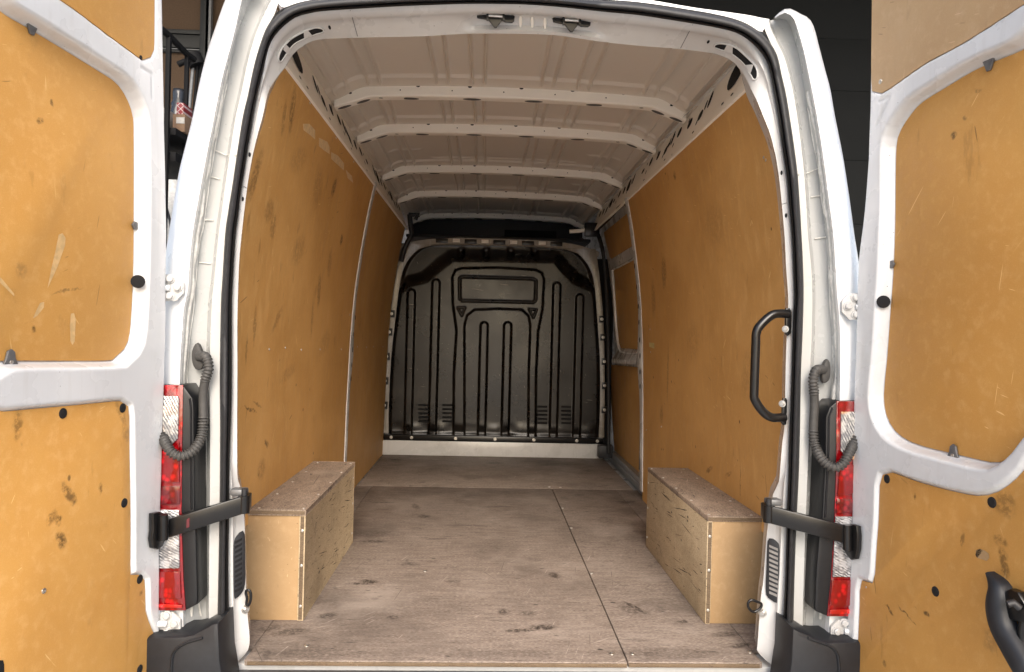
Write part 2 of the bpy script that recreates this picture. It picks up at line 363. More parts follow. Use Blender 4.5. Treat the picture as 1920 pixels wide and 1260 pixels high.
for px, py, a, b, ang, st in ((690,1091,.035,.012,.1,1.),(675,1094,.05,.006,0,.7),(1018,1176,.045,.010,.1,1.),(975,1182,.05,.006,.1,.7),(1040,1079,.022,.016,.3,.75),(735,1157,.022,.008,0,.7),(612,1154,.03,.010,.6,.6),(780,950,.02,.03,.3,.6),(795,968,.03,.015,0,.7),(1176,942,.05,.012,.5,.7),(1135,975,.04,.03,0,.35),(1180,1143,.03,.02,.6,.5),(1192,1140,.012,.03,.5,.8),(1280,1166,.02,.006,.2,.7),(720,942,.06,.004,0,.9),(1165,940,.05,.004,0,.8),(1140,898,.03,.005,0,.8),(742,862,.04,.012,0,.7),(928,868,.06,.02,0,.5),(875,985,.10,.008,0,.4),(930,950,.08,.010,.1,.45),(700,1000,.10,.03,0,.4),(820,1010,.05,.006,.2,.5),(700,1015,.06,.010,0,.6),(850,1090,.03,.008,0,.5),(944,1147,.02,.012,0,.7),(990,1150,.03,.01,0,.5),(545,1185,.05,.012,.3,.6),(505,1178,.04,.01,.2,.5),(1390,1210,.04,.006,.4,.7),(1360,1190,.05,.008,.2,.5),(920,1020,.12,.03,.4,.22),(800,1140,.18,.05,.2,.22),(1080,1000,.10,.08,0,.25),(600,1225,.16,.02,0,.35),(1250,1225,.20,.02,0,.35),(950,1225,.2,.012,0,.3)):
    P = at(px, py, z=0); BL_F.append((P[0], P[1], a*1.15, b*2.4, ang, min(1, st*1.25)))
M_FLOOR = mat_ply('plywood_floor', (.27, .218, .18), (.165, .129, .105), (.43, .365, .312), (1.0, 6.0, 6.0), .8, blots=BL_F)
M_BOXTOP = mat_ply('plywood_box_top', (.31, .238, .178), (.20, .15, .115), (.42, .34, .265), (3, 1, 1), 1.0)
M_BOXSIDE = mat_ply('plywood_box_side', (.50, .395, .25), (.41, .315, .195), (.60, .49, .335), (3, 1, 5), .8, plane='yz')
M_PLYEDGE = mat_ply('plywood_edge', (.17, .12, .075), (.11, .075, .045), (.25, .185, .12), (2, 2, 30), .6)

def mat_blackmetal():
    t = NT('black_painted_steel')
    w = t.noise(3, 5, .65); c = t.mix(t.ramp(w, .35, .7), (.005, .0044, .004), (.013, .0107, .0088))
    zz = t.mul(t.ramp(t.noise(9, 5, .7, t.map((1, 1, .5))), .55, .75), .5); c = t.mix(zz, c, (.05, .041, .032))
    s1 = t.scratch('xz', 1.5, 110, 22, .74, 5, .5); s2 = t.scratch('xz', .4, 120, 7, .75, 7, .52, 4.)
    c = t.mix(t.mul(s1, .65), c, (.42, .37, .31)); c = t.mix(t.mul(s2, .6), c, (.42, .37, .31))
    ch = t.mul(t.ramp(t.vor(30), .04, .075, 1, 0), t.ramp(t.noise(6, 2), .54, .58)); c = t.mix(t.mul(ch, .6), c, (.5, .45, .38))
    nb = t.bump(t.noise(4, 1), .08, .012)
    return t.done(c, t.ramp(w, .3, .75, .24, .36), nb, Specular_IOR_Level=.55)
M_BULK = mat_blackmetal()
M_BLACK = plain('black_gloss_steel', (.006, .006, .0065), .28)
M_RACK = plain('black_rack_paint', (.004, .004, .0045), .7, Specular_IOR_Level=.15)
M_BLKPL = plain('black_plastic', (.018, .019, .022), .5)
M_BUMPER = plain('charcoal_bumper_plastic', (.012, .0135, .017), .5)
M_HOUSING = plain('lamp_housing_plastic', (.007, .0075, .009), .4)
M_RUBBER = plain('seal_rubber', (.030, .031, .034), .55)
M_LIP = plain('seal_lip_rubber', (.010, .010, .011), .6)
M_HOLE = plain('dark_cavity', (.006, .006, .007), .9)
M_CONDUIT = plain('grey_rubber_conduit', (.06, .058, .055), .6)
M_STEEL = plain('zinc_steel', (.62, .60, .56), .35, .9)
M_CLIP = plain('grey_steel_clip', (.17, .175, .18), .45, .4)
M_ALU = plain('aluminium_tread', (.40, .43, .46), .38, .7)
M_SEALANT = plain('seam_sealant', (.66, .65, .61), .55)
M_TAPE = plain('adhesive_tape', (.72, .52, .27), .3)
M_RESID = plain('tape_residue', (.66, .44, .20), .5)
M_CHROME = plain('lamp_reflector', (.85, .85, .86), .12, 1.0)
def lens(name, col, rough=.06, trans=.0):
    t = NT(name)
    v = t.vor(62, 'F1', t.map((1, .01, .8)), .8); w = t.noise(16, 2, .5)
    c = t.mix(t.ramp(v, .15, .6), tuple(min(1, x*1.3) for x in col), tuple(x*.45 for x in col)); c = t.mix(t.ramp(w, .4, .65), c, tuple(x*.4 for x in col))
    return t.done(c, rough, t.bump(v, .25, .004), Coat_Weight=1.0, Coat_Roughness=.03)
M_RED = lens('red_lamp_lens', (.42, .004, .008))
M_DKRED = lens('dark_red_lamp_lens', (.22, .004, .008))
M_REDBRIGHT = lens('bright_red_lamp_lens', (.85, .02, .015))
def clear_lens(name, tint, amber=False):
    t = NT(name)
    n = t.n.new('ShaderNodeTexWave'); t.l.new(t.map((1, .01, 1), (0, .5 if amber else 1.1, 0)), n.inputs[0]); n.inputs['Scale'].default_value = 42; n.inputs['Distortion'].default_value = 2.5 if amber else 5; n.inputs['Detail Scale'].default_value = 1.5
    v = t.vor(70, 'F1', t.map((1, .01, .7)), .5)
    c = t.mix(t.ramp(n.outputs[1], .15, .7), (.09, .09, .10), tint); c = t.mix(t.mul(t.ramp(v, .2, .6), .8), c, (.18, .18, .19)); c = t.mix(t.mul(t.ramp(t.noise(30, 3, .6), .45, .62), .7), c, tint)
    if amber: c = t.mix(t.mul(t.ramp(t.noise(9, 1, vec=t.map(loc=(1, 0, .3))), .48, .6), .75), c, (.80, .36, .10))
    return t.done(c, .15, t.bump(n.outputs[1], .3, .003), Metallic=.25, Coat_Weight=1.0, Coat_Roughness=.03)
M_CLEAR = clear_lens('clear_lamp_lens', (.62, .62, .63)); M_CLEARA = clear_lens('clear_amber_lamp_lens', (.64, .62, .58), True)
M_GARAGE = plain('brown_board_wall', (.075, .043, .021), .8)
M_BEAMDK = plain('dark_grey_racking', (.012, .013, .0125), .6)
M_DARKWALL = plain('anthracite_wall_panel', (.0048, .0055, .0056), .8, Specular_IOR_Level=.2)
M_CONC = plain('concrete_ground', (.55, .54, .51), .85)
M_CARD = plain('brown_cardboard', (.14, .085, .05), .85)
M_PAPER = plain('white_paper_label', (.30, .29, .27), .7)  # white paper dimmed: shade on the rack is put into its colour
M_BAG = plain('black_plastic_film', (.02, .022, .026), .25)
M_SACK = plain('pale_grey_cover', (.55, .55, .53), .6)
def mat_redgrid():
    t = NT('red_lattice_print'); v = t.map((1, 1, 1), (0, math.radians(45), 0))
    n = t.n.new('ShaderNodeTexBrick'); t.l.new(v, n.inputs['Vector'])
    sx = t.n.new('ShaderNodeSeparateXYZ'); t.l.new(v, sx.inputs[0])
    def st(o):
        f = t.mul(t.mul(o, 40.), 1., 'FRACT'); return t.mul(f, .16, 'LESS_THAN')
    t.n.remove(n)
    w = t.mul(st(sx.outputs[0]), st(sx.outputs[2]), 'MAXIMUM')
    return t.done(t.mix(w, (.16, .01, .015), (.38, .30, .29)), .5)  # red and white both darkened to carry the shade on the shelf
M_REDGRID = mat_redgrid()

# ------------------------------------------------------------------ setting
def struct(o): o['kind'] = 'structure'; return o
GZ = -.62
struct(mk('ground', [(-60, -60, GZ), (60, -60, GZ), (60, 60, GZ), (-60, 60, GZ)], [(0, 1, 2, 3)], M_CONC))

#@@VAN
VAN = thing('cargo_van', 'white panel van with both rear doors open, plywood-lined empty load space', 'van', (0, 2.0, GZ))
# --- rear door frame -------------------------------------------------
A_PX = [(441,1246),(467,1213),(464,1150),(461,1090),(459,1000),(457,960),(452,925),(449,905),(445,890),(444.5,800),(445,700),(445,600),(448,500),(453,440),(463,355),(472,300),(481,260),(492,220),(502,177),(510,160),(522,142),(536,125),(546,106),(561,92),(580,80),(600,74),(635,72),(700,70),(793,68),(843,65),(885,63),(942,63),(1000,64),(1050,67),(1125,78),(1200,86),(1275,92),(1335,100),(1364,110),(1381,122),(1397,145),(1407,165),(1419,188),(1432,220),(1443,248),(1451,278),(1457,307),(1463,353),(1471,440),(1474,500),(1478,564),(1475,632),(1473,700),(1471,796),(1467,829),(1463,878),(1460,905),(1450,925),(1444,960),(1438,1000),(1431,1091),(1427,1118),(1421,1202),(1421,1222),(1453,1254)]
B_PX = [(441,1259),(433,1231),(430,1202),(428,1069),(429,980),(430,855),(433,767),(434,700),(434,574),(436,522),(441,440),(446,403),(451,360),(458,316),(465,272),(474,220),(482,177),(493,133),(504,89),(516,66),(534,47),(555,32),(577,25.5),(602,21),(657,17),(740,12),(813,9),(883,7),(977,8),(1050,13),(1133,22),(1200,28.5),(1300,44),(1335,50),(1371,58),(1392,67),(1413,83),(1431,103),(1442,127),(1449,159),(1460,220),(1467,272),(1476,332),(1480,381),(1485,440),(1489,522),(1490,564),(1488,590),(1485,700),(1481,811),(1478,900),(1475,985),(1472,1091),(1467,1180),(1462,1220),(1453,1256)]
C_PX = [(424,1262),(415,1235),(410,1202),(408,1158),(409,1091),(411,980),(412,900),(412.5,800),(412,700),(414,574),(417,522),(422,440),(428,395),(435,351),(444,290),(455,220),(465,177),(476,124),(487,85),(499,53),(513,35),(531,19),(555,8),(582,2),(602,-1),(660,-6),(740,-10),(820,-12.5),(900,-13),(980,-11),(1050,-6.5),(1108,-.5),(1200,6),(1300,21),(1344,29),(1380,38),(1406,49),(1427,62),(1445,81),(1458,106),(1466,142),(1474,177),(1481,220),(1490,281),(1497,342),(1503,440),(1506,502),(1507,555),(1505,626),(1502,700),(1500,811),(1498,889),(1493,993),(1489,1113),(1487,1202),(1481,1242),(1477,1262)]
NL = 260
def px_loop(P, y, n=NL): return np.array([at(a, b, y=y) for a, b in spline(P, n)])
pA, pB, pC = (spline(P, NL) for P in (A_PX, B_PX, C_PX))
def depth_A(p):           # the flange faces the rear at the sides, the header runs forward under the roof
    top = 1-sstep(p[1], 110, 200); low = sstep(p[1], 860, 930)
    return -.010+.095*top+.028*low
def header_w(p):          # shallow pressing in the middle of the header for the two strikers
    return float(sstep(np.array(p[0]), 862, 900)*(1-sstep(np.array(p[0]), 1105, 1145))*(p[1] < 200))
def frame_loop(t, bulge=0.0, scoop=0.0):
    L = []
    for a, b in zip(pA, pB):
        p = b+(a-b)*t; y = -.022+(depth_A(a)+.022)*t-bulge; q = at(p[0], p[1], y=y)
        if scoop: w = header_w(p); q[2] += scoop*w; q[1] += scoop*w
        L.append(q)
    return np.array(L)
LB = frame_loop(0); LA = frame_loop(1); LA2 = LA.copy(); topA = 1-sstep(pA[:, 1], 100, 170)
LA2[:, 1] += .03+.06*(1-topA); LA2[:, 2] += .08*topA; LA2[:, 0] *= 1+.035*(1-topA)
LAr = LA.copy(); LAr[:, 1] += .006; LAr[:, 2] += .004*topA; LAr[:, 0] *= 1+.004*(1-topA)
frame = loft('rear_door_frame', [LB, frame_loop(.10, .006), frame_loop(.26, .010), frame_loop(.34, .004), frame_loop(.40, 0, .010), frame_loop(.6, 0, .016), frame_loop(.8, 0, .014), frame_loop(.88), frame_loop(.96), LA, LAr, LA2], M_FRAME, VAN)
BV = {}
def on(o, px, py, lift=.001):
    """point where the sight line meets a built surface, lifted a little off it"""
    if o not in BV: BV[o] = BVHTree.FromPolygons([v.co.copy() for v in o.data.vertices], [tuple(p.vertices) for p in o.data.polygons])
    d = Vector(ray(px, py)).normalized(); h = BV[o].ray_cast(Vector(CAM), d)
    if h[0] is None: return at(px, py, y=.03), -np.array(d)
    n_ = h[1] if h[1].dot(d) < 0 else -h[1]
    return np.array(h[0]+n_*lift), np.array(n_)
def decal(name, o, P, mat, parent, lift=.001, th=0.0):
    q = [on(o, a, b, lift)[0] for a, b in P]; c = on(o, *np.mean(P, 0), lift)[0]; n = len(q)
    return mk(name, q+[c], [(i, (i+1) % n, n) for i in range(n)], mat, parent, smooth=True)
# rubber seal: narrow dark lip against the flange and a round bulb outside it
def between(t, y): return np.array([at(a, b, y=y) for a, b in pB+(pC-pB)*t])
lip = loft('seal_lip', [between(-.02, -.012), between(.0, -.045), between(.14, -.052), between(.30, -.046), between(.36, -.02)], M_LIP, VAN, sharp=70)
seal = loft('door_seal', [between(.30, -.02), between(.30, -.050), between(.40, -.066), between(.62, -.071), between(.86, -.063), between(.99, -.045), between(1.0, -.01)], M_RUBBER, VAN, sharp=80)

# --- rear pillars and roof edge --------------------------------------
def pillar(loops, ys, name, side):
    L = [np.array([at(a, b, y=y) for a, b in spline(P, 120)]) for P, y in zip(loops, ys)]
    loft('pillar_gutter', L[:5], M_GUTTER, VAN, sharp=35); loft(name, L[4:], M_WHITE_CLEAN, VAN, sharp=35)
    return L, None
cR = [(1470,1290),(1481,1242),(1487,1202),(1489,1113),(1493,993),(1498,889),(1500,811),(1502,700),(1505,626),(1507,555),(1506,502),(1503,440),(1497,342),(1490,281),(1481,220),(1474,177),(1466,142),(1458,106),(1445,81),(1436,60),(1430,45)]
dR = [(1492,1290),(1503,1202),(1506,1113),(1510,993),(1514,889),(1517,811),(1519,700),(1522,626),(1523,555),(1521,502),(1515,440),(1509,342),(1503,281),(1495,220),(1488,177),(1480,142),(1470,106),(1458,81),(1447,58),(1441,38)]
eR0 = [(1497,1290),(1509,1202),(1513,1113),(1517,993),(1521,889),(1524,811),(1526,700),(1528,626),(1529,555),(1527,502),(1521,440),(1515,342),(1509,281),(1501,220),(1494,177),(1486,142),(1476,106),(1463,81),(1452,58),(1446,38)]
eR = [(1516,1290),(1520,1230),(1525,1160),(1530,1100),(1537,1000),(1541,900),(1548,830),(1556,760),(1561,700),(1560,640),(1555,564),(1553,512),(1547,440),(1540,377),(1533,316),(1525,272),(1517,220),(1513,204),(1504,142),(1493,88),(1486,62),(1479,44),(1468,36),(1452,37)]
fR = [(1540,1290),(1542,1230),(1548,1160),(1556,1050),(1562,1000),(1566,900),(1569,800),(1571,700),(1571,617),(1566,556),(1563,502),(1559,440),(1549,360),(1540,290),(1529,220),(1516,150),(1505,97),(1493,53),(1488,36),(1481,25),(1469,25),(1453,34)]
gR = [(1640,1290),(1638,1160),(1636,1000),(1632,850),(1626,700),(1620,600),(1611,500),(1602,440),(1591,360),(1580,290),(1566,220),(1557,168),(1548,134),(1536,88),(1526,50),(1516,34),(1503,27),(1481,16),(1467,19),(1453,31)]
def gmid(f, g, t, yo=0): return [tuple(q) for q in (spline(f, 60)*(1-t)+spline(g, 60)*t)]
YS = [-.03, -.034, .0, .004, -.05, -.072, -.052, .02]
PR, _ = pillar([cR, dR, eR0, eR, fR, gmid(fR, gR, .08), gmid(fR, gR, .72), gR], YS, 'rear_pillar', 1)
cL = [(430,1290),(415,1235),(410,1202),(408,1158),(409,1091),(411,980),(412,900),(412.5,800),(412,700),(414,574),(417,522),(422,440),(428,395),(435,351),(444,290),(455,220),(465,177),(476,124),(487,85),(499,53),(513,30),(522,5),(526,-12)]
dL = [(408,1290),(399,1235),(394,1202),(392,1158),(392,1091),(393,980),(394,900),(394,800),(393,700),(397,574),(402,522),(410,440),(416,395),(422,351),(431,290),(442,220),(452,177),(463,124),(473,85),(484,53),(497,24),(508,2),(514,-18)]
eL0 = [(402,1290),(393,1235),(388,1202),(386,1158),(386,1091),(386,980),(387,900),(387,800),(386,700),(390,574),(396,522),(404,440),(410,395),(416,351),(425,290),(436,220),(446,177),(457,124),(467,85),(478,53),(490,24),(500,2),(508,-18)]
eL = [(384,1290),(382,1240),(378,1160),(374,1100),(370,1000),(366,900),(362,830),(355,760),(351,700),(357,626),(362,584),(368,522),(374,450),(381,430),(386,386),(395,332),(402,281),(414,220),(428,150),(444,71),(462,22),(469,2),(478,-10),(488,-17),(500,-20)]
fL = [(352,1290),(350,1240),(348,1160),(345,1050),(343,1000),(341,900),(340,800),(341,700),(348,584),(356,547),(359,502),(365,438),(377,368),(388,307),(405,220),(421,142),(440,71),(455,0),(460,-20),(468,-30),(486,-29)]
gL = [(288,1290),(289,1160),(290,1000),(291,850),(294,700),(299,600),(307,500),(316,440),(333.6,332),(348,272),(361,220),(373,159),(389,96),(407,42),(422,0),(432,-22),(444,-32),(462,-38),(486,-34)]
PL, _ = pillar([cL, dL, eL0, eL, fL, gmid(fL, gL, .08), gmid(fL, gL, .72), gL], YS, 'rear_pillar', -1)
# sealant beads along the pillar seams
for nm, L in (('r', PR), ('l', PL)):
    e, fq = L[3], L[4]; q = e*.45+fq*.55; q = q[12:-16].copy(); q[:, 1] -= .004
    q[:, 0] += .004*np.array([vnoise(np.array([[k*.31, 3.]]), 1.0, 5)[0] for k in range(len(q))])
    rr = .0055+.0022*np.array([vnoise(np.array([[k*.7, 9.]]), 1.0, 6)[0] for k in range(len(q))])
    tube('sealant_bead', q, list(rr), M_SEALANT, VAN, 6)
    q2 = e*.92+fq*.08; q2 = q2[12:-18].copy(); q2[:, 1] -= .001
    q2[:, 0] += .003*np.array([vnoise(np.array([[k*.37, 1.]]), 1.0, 8)[0] for k in range(len(q2))])
    tube('sealant_bead', q2, .0026, M_SEALANT, VAN, 5)
# roof rear edge above the seal
r0 = [(522,5),(531,14),(555,6),(582,0),(602,-3),(660,-8),(740,-12),(820,-15),(900,-15),(980,-13),(1050,-9),(1108,-3),(1200,4),(1300,19),(1344,27),(1380,36),(1406,47),(1427,60),(1433,52)]
r1 = [(508,-20),(531,-18),(555,-20),(582,-22),(602,-23),(660,-25),(740,-26),(820,-27),(900,-27),(980,-25),(1050,-19),(1108,-13),(1210,-1),(1300,14),(1344,20),(1380,25),(1406,29),(1430,34),(1443,36)]
R0 = np.array([at(a, b, y=-.03) for a, b in spline(r0, 120)]); R1 = np.array([at(a, b, y=-.03) for a, b in spline(r1, 120)])
R2 = R1.copy(); R2[:, 1] += .02; R2[:, 2] += .006; Rm = R2.copy(); Rm[:, 1] = .62; Rm[:, 2] = 2.20; Rm[:, 0] *= 1.2; R3 = Rm.copy(); R3[:, 1] = 5.0; R3[:, 2] += .02
ctrp = np.array([950., 700.]); oc = pC+(pC-ctrp)/np.linalg.norm(pC-ctrp, axis=1)[:, None]*(3+15*sstep(pC[:, 1], 60, 110))[:, None]
loft('gutter_backing', [between(.9, .0), np.array([at(a, b, y=.012) for a, b in oc])], M_GUTTER, VAN)
loft('roof_edge', [R0, R1, R2], M_WHITE_CLEAN, VAN); loft('roof_skin', [R2, Rm, R3], M_WHITE_CLEAN, VAN)
for nm, L, s in (('r', PR, 1), ('l', PL, -1)):
    a = L[-1]; b = a.copy(); b[:, 1] = 5.0; loft('side_skin', [a, b], M_WHITE_CLEAN, VAN)
for s_ in (-1, 1): box('roof_leak_cover', (s_*.90, 1.0, 1.80), (s_*.99, 5.0, 2.195), M_WHITE_CLEAN, VAN, 0)  # unseen boxes added to stop light leaking in above the side skins
# joint lines of the pillar pressings
def seam(P0, P1, y0, y1, r=.0016):
    tube('panel_joint', [at(*P0, y=y0), (at(*P0, y=y0)+at(*P1, y=y1))/2, at(*P1, y=y1)], r, M_SEALANT, VAN, 5)
seam((402,281), (426,292), -.002, -.008); seam((424,290), (443,291), -.008, -.036); seam((1534,316), (1507,327), -.002, -.008); seam((1508,326), (1497,327), -.008, -.036)
for p0, p1 in (((395,331),(412,336)), ((381,412),(400,413)), ((374,492),(395,494)), ((1541,366),(1520,370)), ((1549,444),(1527,448))): seam(p0, p1, -.001, -.002, .0022)

#@@INTERIOR
# --- interior walls ---------------------------------------------------
def wall_panel(name, side, y0, y1, z0, z1, mat, off=0., th=.005, parent=VAN, cut=None):
    zs = np.linspace(z0, z1, 52); ny = 40; ys = np.linspace(y0, y1, ny)
    vs = []; 
    for o in (0, th):
        for z in zs:
            for y in ys: vs.append((side*(WX(z)+off+o), y, z))
    n = len(zs)*ny; fs = []
    for k in (0, 1):
        for i in range(len(zs)-1):
            for j in range(ny-1):
                a = k*n+i*ny+j; fs.append((a, a+1, a+ny+1, a+ny))
    rim = [j for j in range(ny)]+[i*ny+ny-1 for i in range(1, len(zs))]+[(len(zs)-1)*ny+j for j in range(ny-2, -1, -1)]+[i*ny for i in range(len(zs)-2, 0, -1)]
    for q in range(len(rim)): a, b = rim[q], rim[(q+1) % len(rim)]; fs.append((a, b, b+n, a+n))
    if cut: fs = [f for f in fs if not (max(vs[i][1] for i in f) < cut[0]+.03 and max(vs[i][2] for i in f) < cut[1]+.02)]
    return mk(name, vs, fs, mat, parent, smooth=True, sharp=40)
LINING_L = wall_panel('wall_lining', -1, 0.0, 1.945, 0, 1.858, M_HBW, cut=(1.15, .34))
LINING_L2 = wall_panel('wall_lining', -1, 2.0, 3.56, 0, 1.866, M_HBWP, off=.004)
LINING_R = wall_panel('wall_lining', 1, 0.0, 2.14, 0, 1.858, M_HBWR, cut=(1.15, .34))
# pressed strip between the two left boards and the front post of the right board
def wall_strip(name, side, y0, wfun, z0, z1, off, mat, parent=VAN):
    zs = np.linspace(z0, z1, 60); L = []
    for k, (t, o) in enumerate(((0, .008), (.06, -.004), (.5, -.008), (.94, -.004), (1, .01))):
        L.append([(side*(WX(z)+off+o), y0+t*wfun(z), z) for z in zs])
    return loft(name, L, mat, parent)
strip = wall_strip('side_post', -1, 1.93, lambda z: .075+.05*math.exp(-((z-.87)/.12)**2), .05, 1.87, .0, M_WORN)
post = wall_strip('side_post', 1, 2.125, lambda z: .085+.07*math.exp(-((z-.87)/.2)**2), .05, 1.87, .0, M_WORN)
HOLE = lathe_mesh('round_hole', [(.5, 0), (.46, .02)], 16, M_HOLE)
def hole(P, axis, w, h, parent=VAN, name='hole', roll=0):
    u, v, a = frame_of(axis); M_ = m4(P, axis, roll) @ Matrix.Diagonal((w, h, .02, 1)); return inst(name, HOLE, parent, M_)
for z in (.72, .80, .89, .98, 1.08): hole((-WX(z)+.0095, 1.985, z), (1, 0, 0), .02, .03, strip)
for z in (.70, .79, .89, .99, 1.1, 1.2, 1.32, 1.45): hole((WX(z)-.0095, 2.175, z), (-1, 0, 0), .024, .034, post)
# screws in the boards
SCREW = lathe_mesh('screw_head', [(.0055, 0), (.0052, .0012), (.002, .0022), (.0005, .0012)], 10, M_STEEL)
def screw(P, axis, parent, s=1.0): return inst('screw', SCREW, parent, m4(P, axis, random.random()*3) @ Matrix.Scale(s, 4))
for side, par, pts in ((-1, LINING_L, ((581,193),(630,258),(663,303),(505,655),(535,652),(565,656),(600,655),(640,655),(656,590))), (-1, LINING_L2, ((670,650),(687,651),(700,650),(718,650),(705,362))), (1, LINING_R, ((1260,290),(1432,295),(1436,300),(1187,368),(1220,660),(1219,617),(1240,800),(1212,806)))):
    for a, b in pts:
        P = at_wall(a, b, side, .004 if par is LINING_L2 else 0); screw(P, (-side, 0, .1), par)
# strips of clear tape on the left lining
for k, (pa, n) in enumerate(((((568,232),(580,232),(591,244),(591,262),(580,252),(569,244)), 1), (((598,258),(614,266),(618,276),(618,289),(606,281),(598,274)), 2), (((621,285),(634,292),(645,306),(645,320),(632,308),(621,298)), 3), (((648,318),(660,330),(662,343),(652,334)), 4))):
    mk('tape_strip', [at_wall(a, b, -1, -.0008-.0002*k) for a, b in pa], [tuple(range(len(pa)))], M_TAPE, LINING_L)
mk('tape_strip', [at_wall(a, b, 1, -.0008) for a, b in ((1217,642),(1227,643),(1227,654),(1217,650))], [(0, 1, 2, 3)], plain('yellowed_tape', (.6, .5, .2), .4), LINING_R)

# --- floor --------------------------------------------------------------
FLOOR = box('floor_pan', (-.95, .02, -.06), (1.0, 3.62, -.022), M_WORN, VAN)
def sheet(name, c0, c1):
    o = box(name, c0, c1, M_FLOOR, VAN, .0025); return o
JX = .367
PLY = [box('floor_sheet', (-.80, 0.0, -.018), (JX-.002, 2.405, 0), M_FLOOR, FLOOR, .0025),
       box('floor_sheet', (JX+.002, .004, -.018), (.79, 2.405, .0005), M_FLOOR, FLOOR, .0025),
       box('floor_sheet', (-.90, 2.409, -.018), (.905, 3.6, .0003), M_FLOOR, FLOOR, .0025),
       box('floor_sheet', (-.93, .10, -.018), (-.8025, 2.405, -.0004), M_FLOOR, FLOOR, .0025),
       box('floor_sheet', (.7925, .10, -.018), (.93, 2.405, -.0004), M_FLOOR, FLOOR, .0025)]
box('floor_edge_band', (-.79, -.004, -.0155), (JX-.003, -.0005, -.0035), M_PLYEDGE, FLOOR, .001)
box('floor_edge_band', (JX+.003, -.001, -.0155), (.78, .0035, -.0035), M_PLYEDGE, FLOOR, .001)
for a, b in ((1147,1226),(1186,1226),(1406,1223),(575,1211),(1109,1075),(797,1071),(1071,990),(1055,953),(1030,913),(1051,914),(798,842)):
    P = at(a, b, z=.0008); screw(P, (0, 0, 1), FLOOR, 1.5)
SILL = box('load_sill', (-.86, -.075, -.065), (.86, -.006, -.024), plain('worn_steel_sill', (.20, .20, .205), .45, .5), VAN, .006)

# --- roof ---------------------------------------------------------------
BEAMS = [1.05, 1.62, 2.53, 3.34, 4.35]
RIBX = [-.618, -.315, -.154, .154, .315, .618]
def roof_z(x): 
    ax = np.abs(x); return 2.142-.02*(ax/.65)**2-.06*sstep(ax, .66, .83)
nu, nv = 561, 520
xs = np.linspace(-.84, .84, nu); ys = np.linspace(.42, 4.6, nv)
X, Y = np.meshgrid(xs, ys); X = X.ravel(); Y = Y.ravel(); Z = roof_z(X)
dist = np.min(np.abs(Y[:, None]-np.array(BEAMS)[None]), 1)
bay = sstep(dist, .03, .07)
for rx in RIBX:
    w = .026+.004*np.sin(Y*3)
    d = np.abs(np.abs(X-rx)-w); Z -= .024*np.exp(-(d/.0050)**2)*bay
Z -= .012*sstep(.115-dist, 0, .010)
# cross swage in the third bay
for yb, xa in ((2.36, .45), (3.2, .45), (2.2, .0)):
    if xa: Z -= .010*np.exp(-((Y-yb)/.008)**2)*(1-sstep(np.abs(X), xa, xa+.04))
for s in (-1, 1):
    for yb in (2.16, 2.98): Z -= .010*np.exp(-((Y-yb)/.007)**2)*sstep(s*X, .50, .53)*(1-sstep(s*X, .70, .73))
    Z -= .010*np.exp(-((s*X-.735)/.006)**2)*bay; Z -= .012*np.exp(-((s*X-.785)/.008)**2)*bay
Z += .0012*vnoise(np.stack([X, Y], 1), 3.1, 3)
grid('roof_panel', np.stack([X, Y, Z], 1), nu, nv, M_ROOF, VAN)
def beam_profile(x):
    ax = abs(x)
    bot = 2.083-.016*min(ax/.64, 1)**2-(max(0, ax-.64)*.34); top = 2.132-.014*(ax/.65)**2-.024*min(1, max(0, (ax-.738)/.012))
    return bot, top
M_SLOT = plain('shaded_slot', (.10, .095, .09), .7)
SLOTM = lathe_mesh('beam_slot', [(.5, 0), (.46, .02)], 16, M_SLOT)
beam_objs = []
for k, yb in enumerate(BEAMS):
    xs_ = np.r_[-.806, -.78, -.751, -.749, -.739, -.736, -.70, -.642, -.638, np.linspace(-.6, .6, 31), .638, .642, .70, .736, .739, .749, .751, .78, .806]
    L = [[] for _ in range(8)]
    for x in xs_:
        b, t = beam_profile(x); h = t-b
        pts = [(yb+.0, t+.012), (yb, t), (yb-.002, b+.006), (yb+.002, b+.001), (yb+.008, b-.001), (yb+.05, b-.001), (yb+.057, b+.004), (yb+.06, t+.02)]
        for i, (yy, zz) in enumerate(pts): L[i].append((x, yy, zz))
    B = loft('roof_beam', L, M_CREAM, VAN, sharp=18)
    for s in (-1, 1):
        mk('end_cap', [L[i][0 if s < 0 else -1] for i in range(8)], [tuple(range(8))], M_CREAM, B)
    beam_objs.append(B)
    # pressed slots underneath, bolt holes in the face
    for x in (-.47, -.185, .10, .385): 
        b, t = beam_profile(x); inst('slot', SLOTM, B, m4((x, yb+.030, b-.0016), (0, 0, -1), math.pi/2) @ Matrix.Diagonal((.085, .030, .02, 1)))
    for s in (-1, 1):
        for x in (.68, .765):
            b, t = beam_profile(x); dz = (beam_profile(x+.01)[0]-b)/.01
            inst('slot', SLOTM, B, m4((s*x, yb+.030, b-.0018), (s*dz, 0, -1), math.pi/2) @ Matrix.Diagonal((.065, .030, .02, 1)))
        b, t = beam_profile(.60); hole((s*.60, yb+.02, b-.0016), (0, 0, -1), .010, .02, B)
        b, t = beam_profile(.72); hole((s*.735 if s > 0 else -.735, yb-.003, (b+t)/2), (0, -1, 0), .016, .009, B)
    for x in np.arange(-.48, .5, .235): 
        b, t = beam_profile(x); hole((x+.05, yb-.003, t-.004), (0, -1, 0), .018, .010, B); hole((x-.03, yb-.003, (b+t)/2), (0, -1, 0), .006, .006, B)
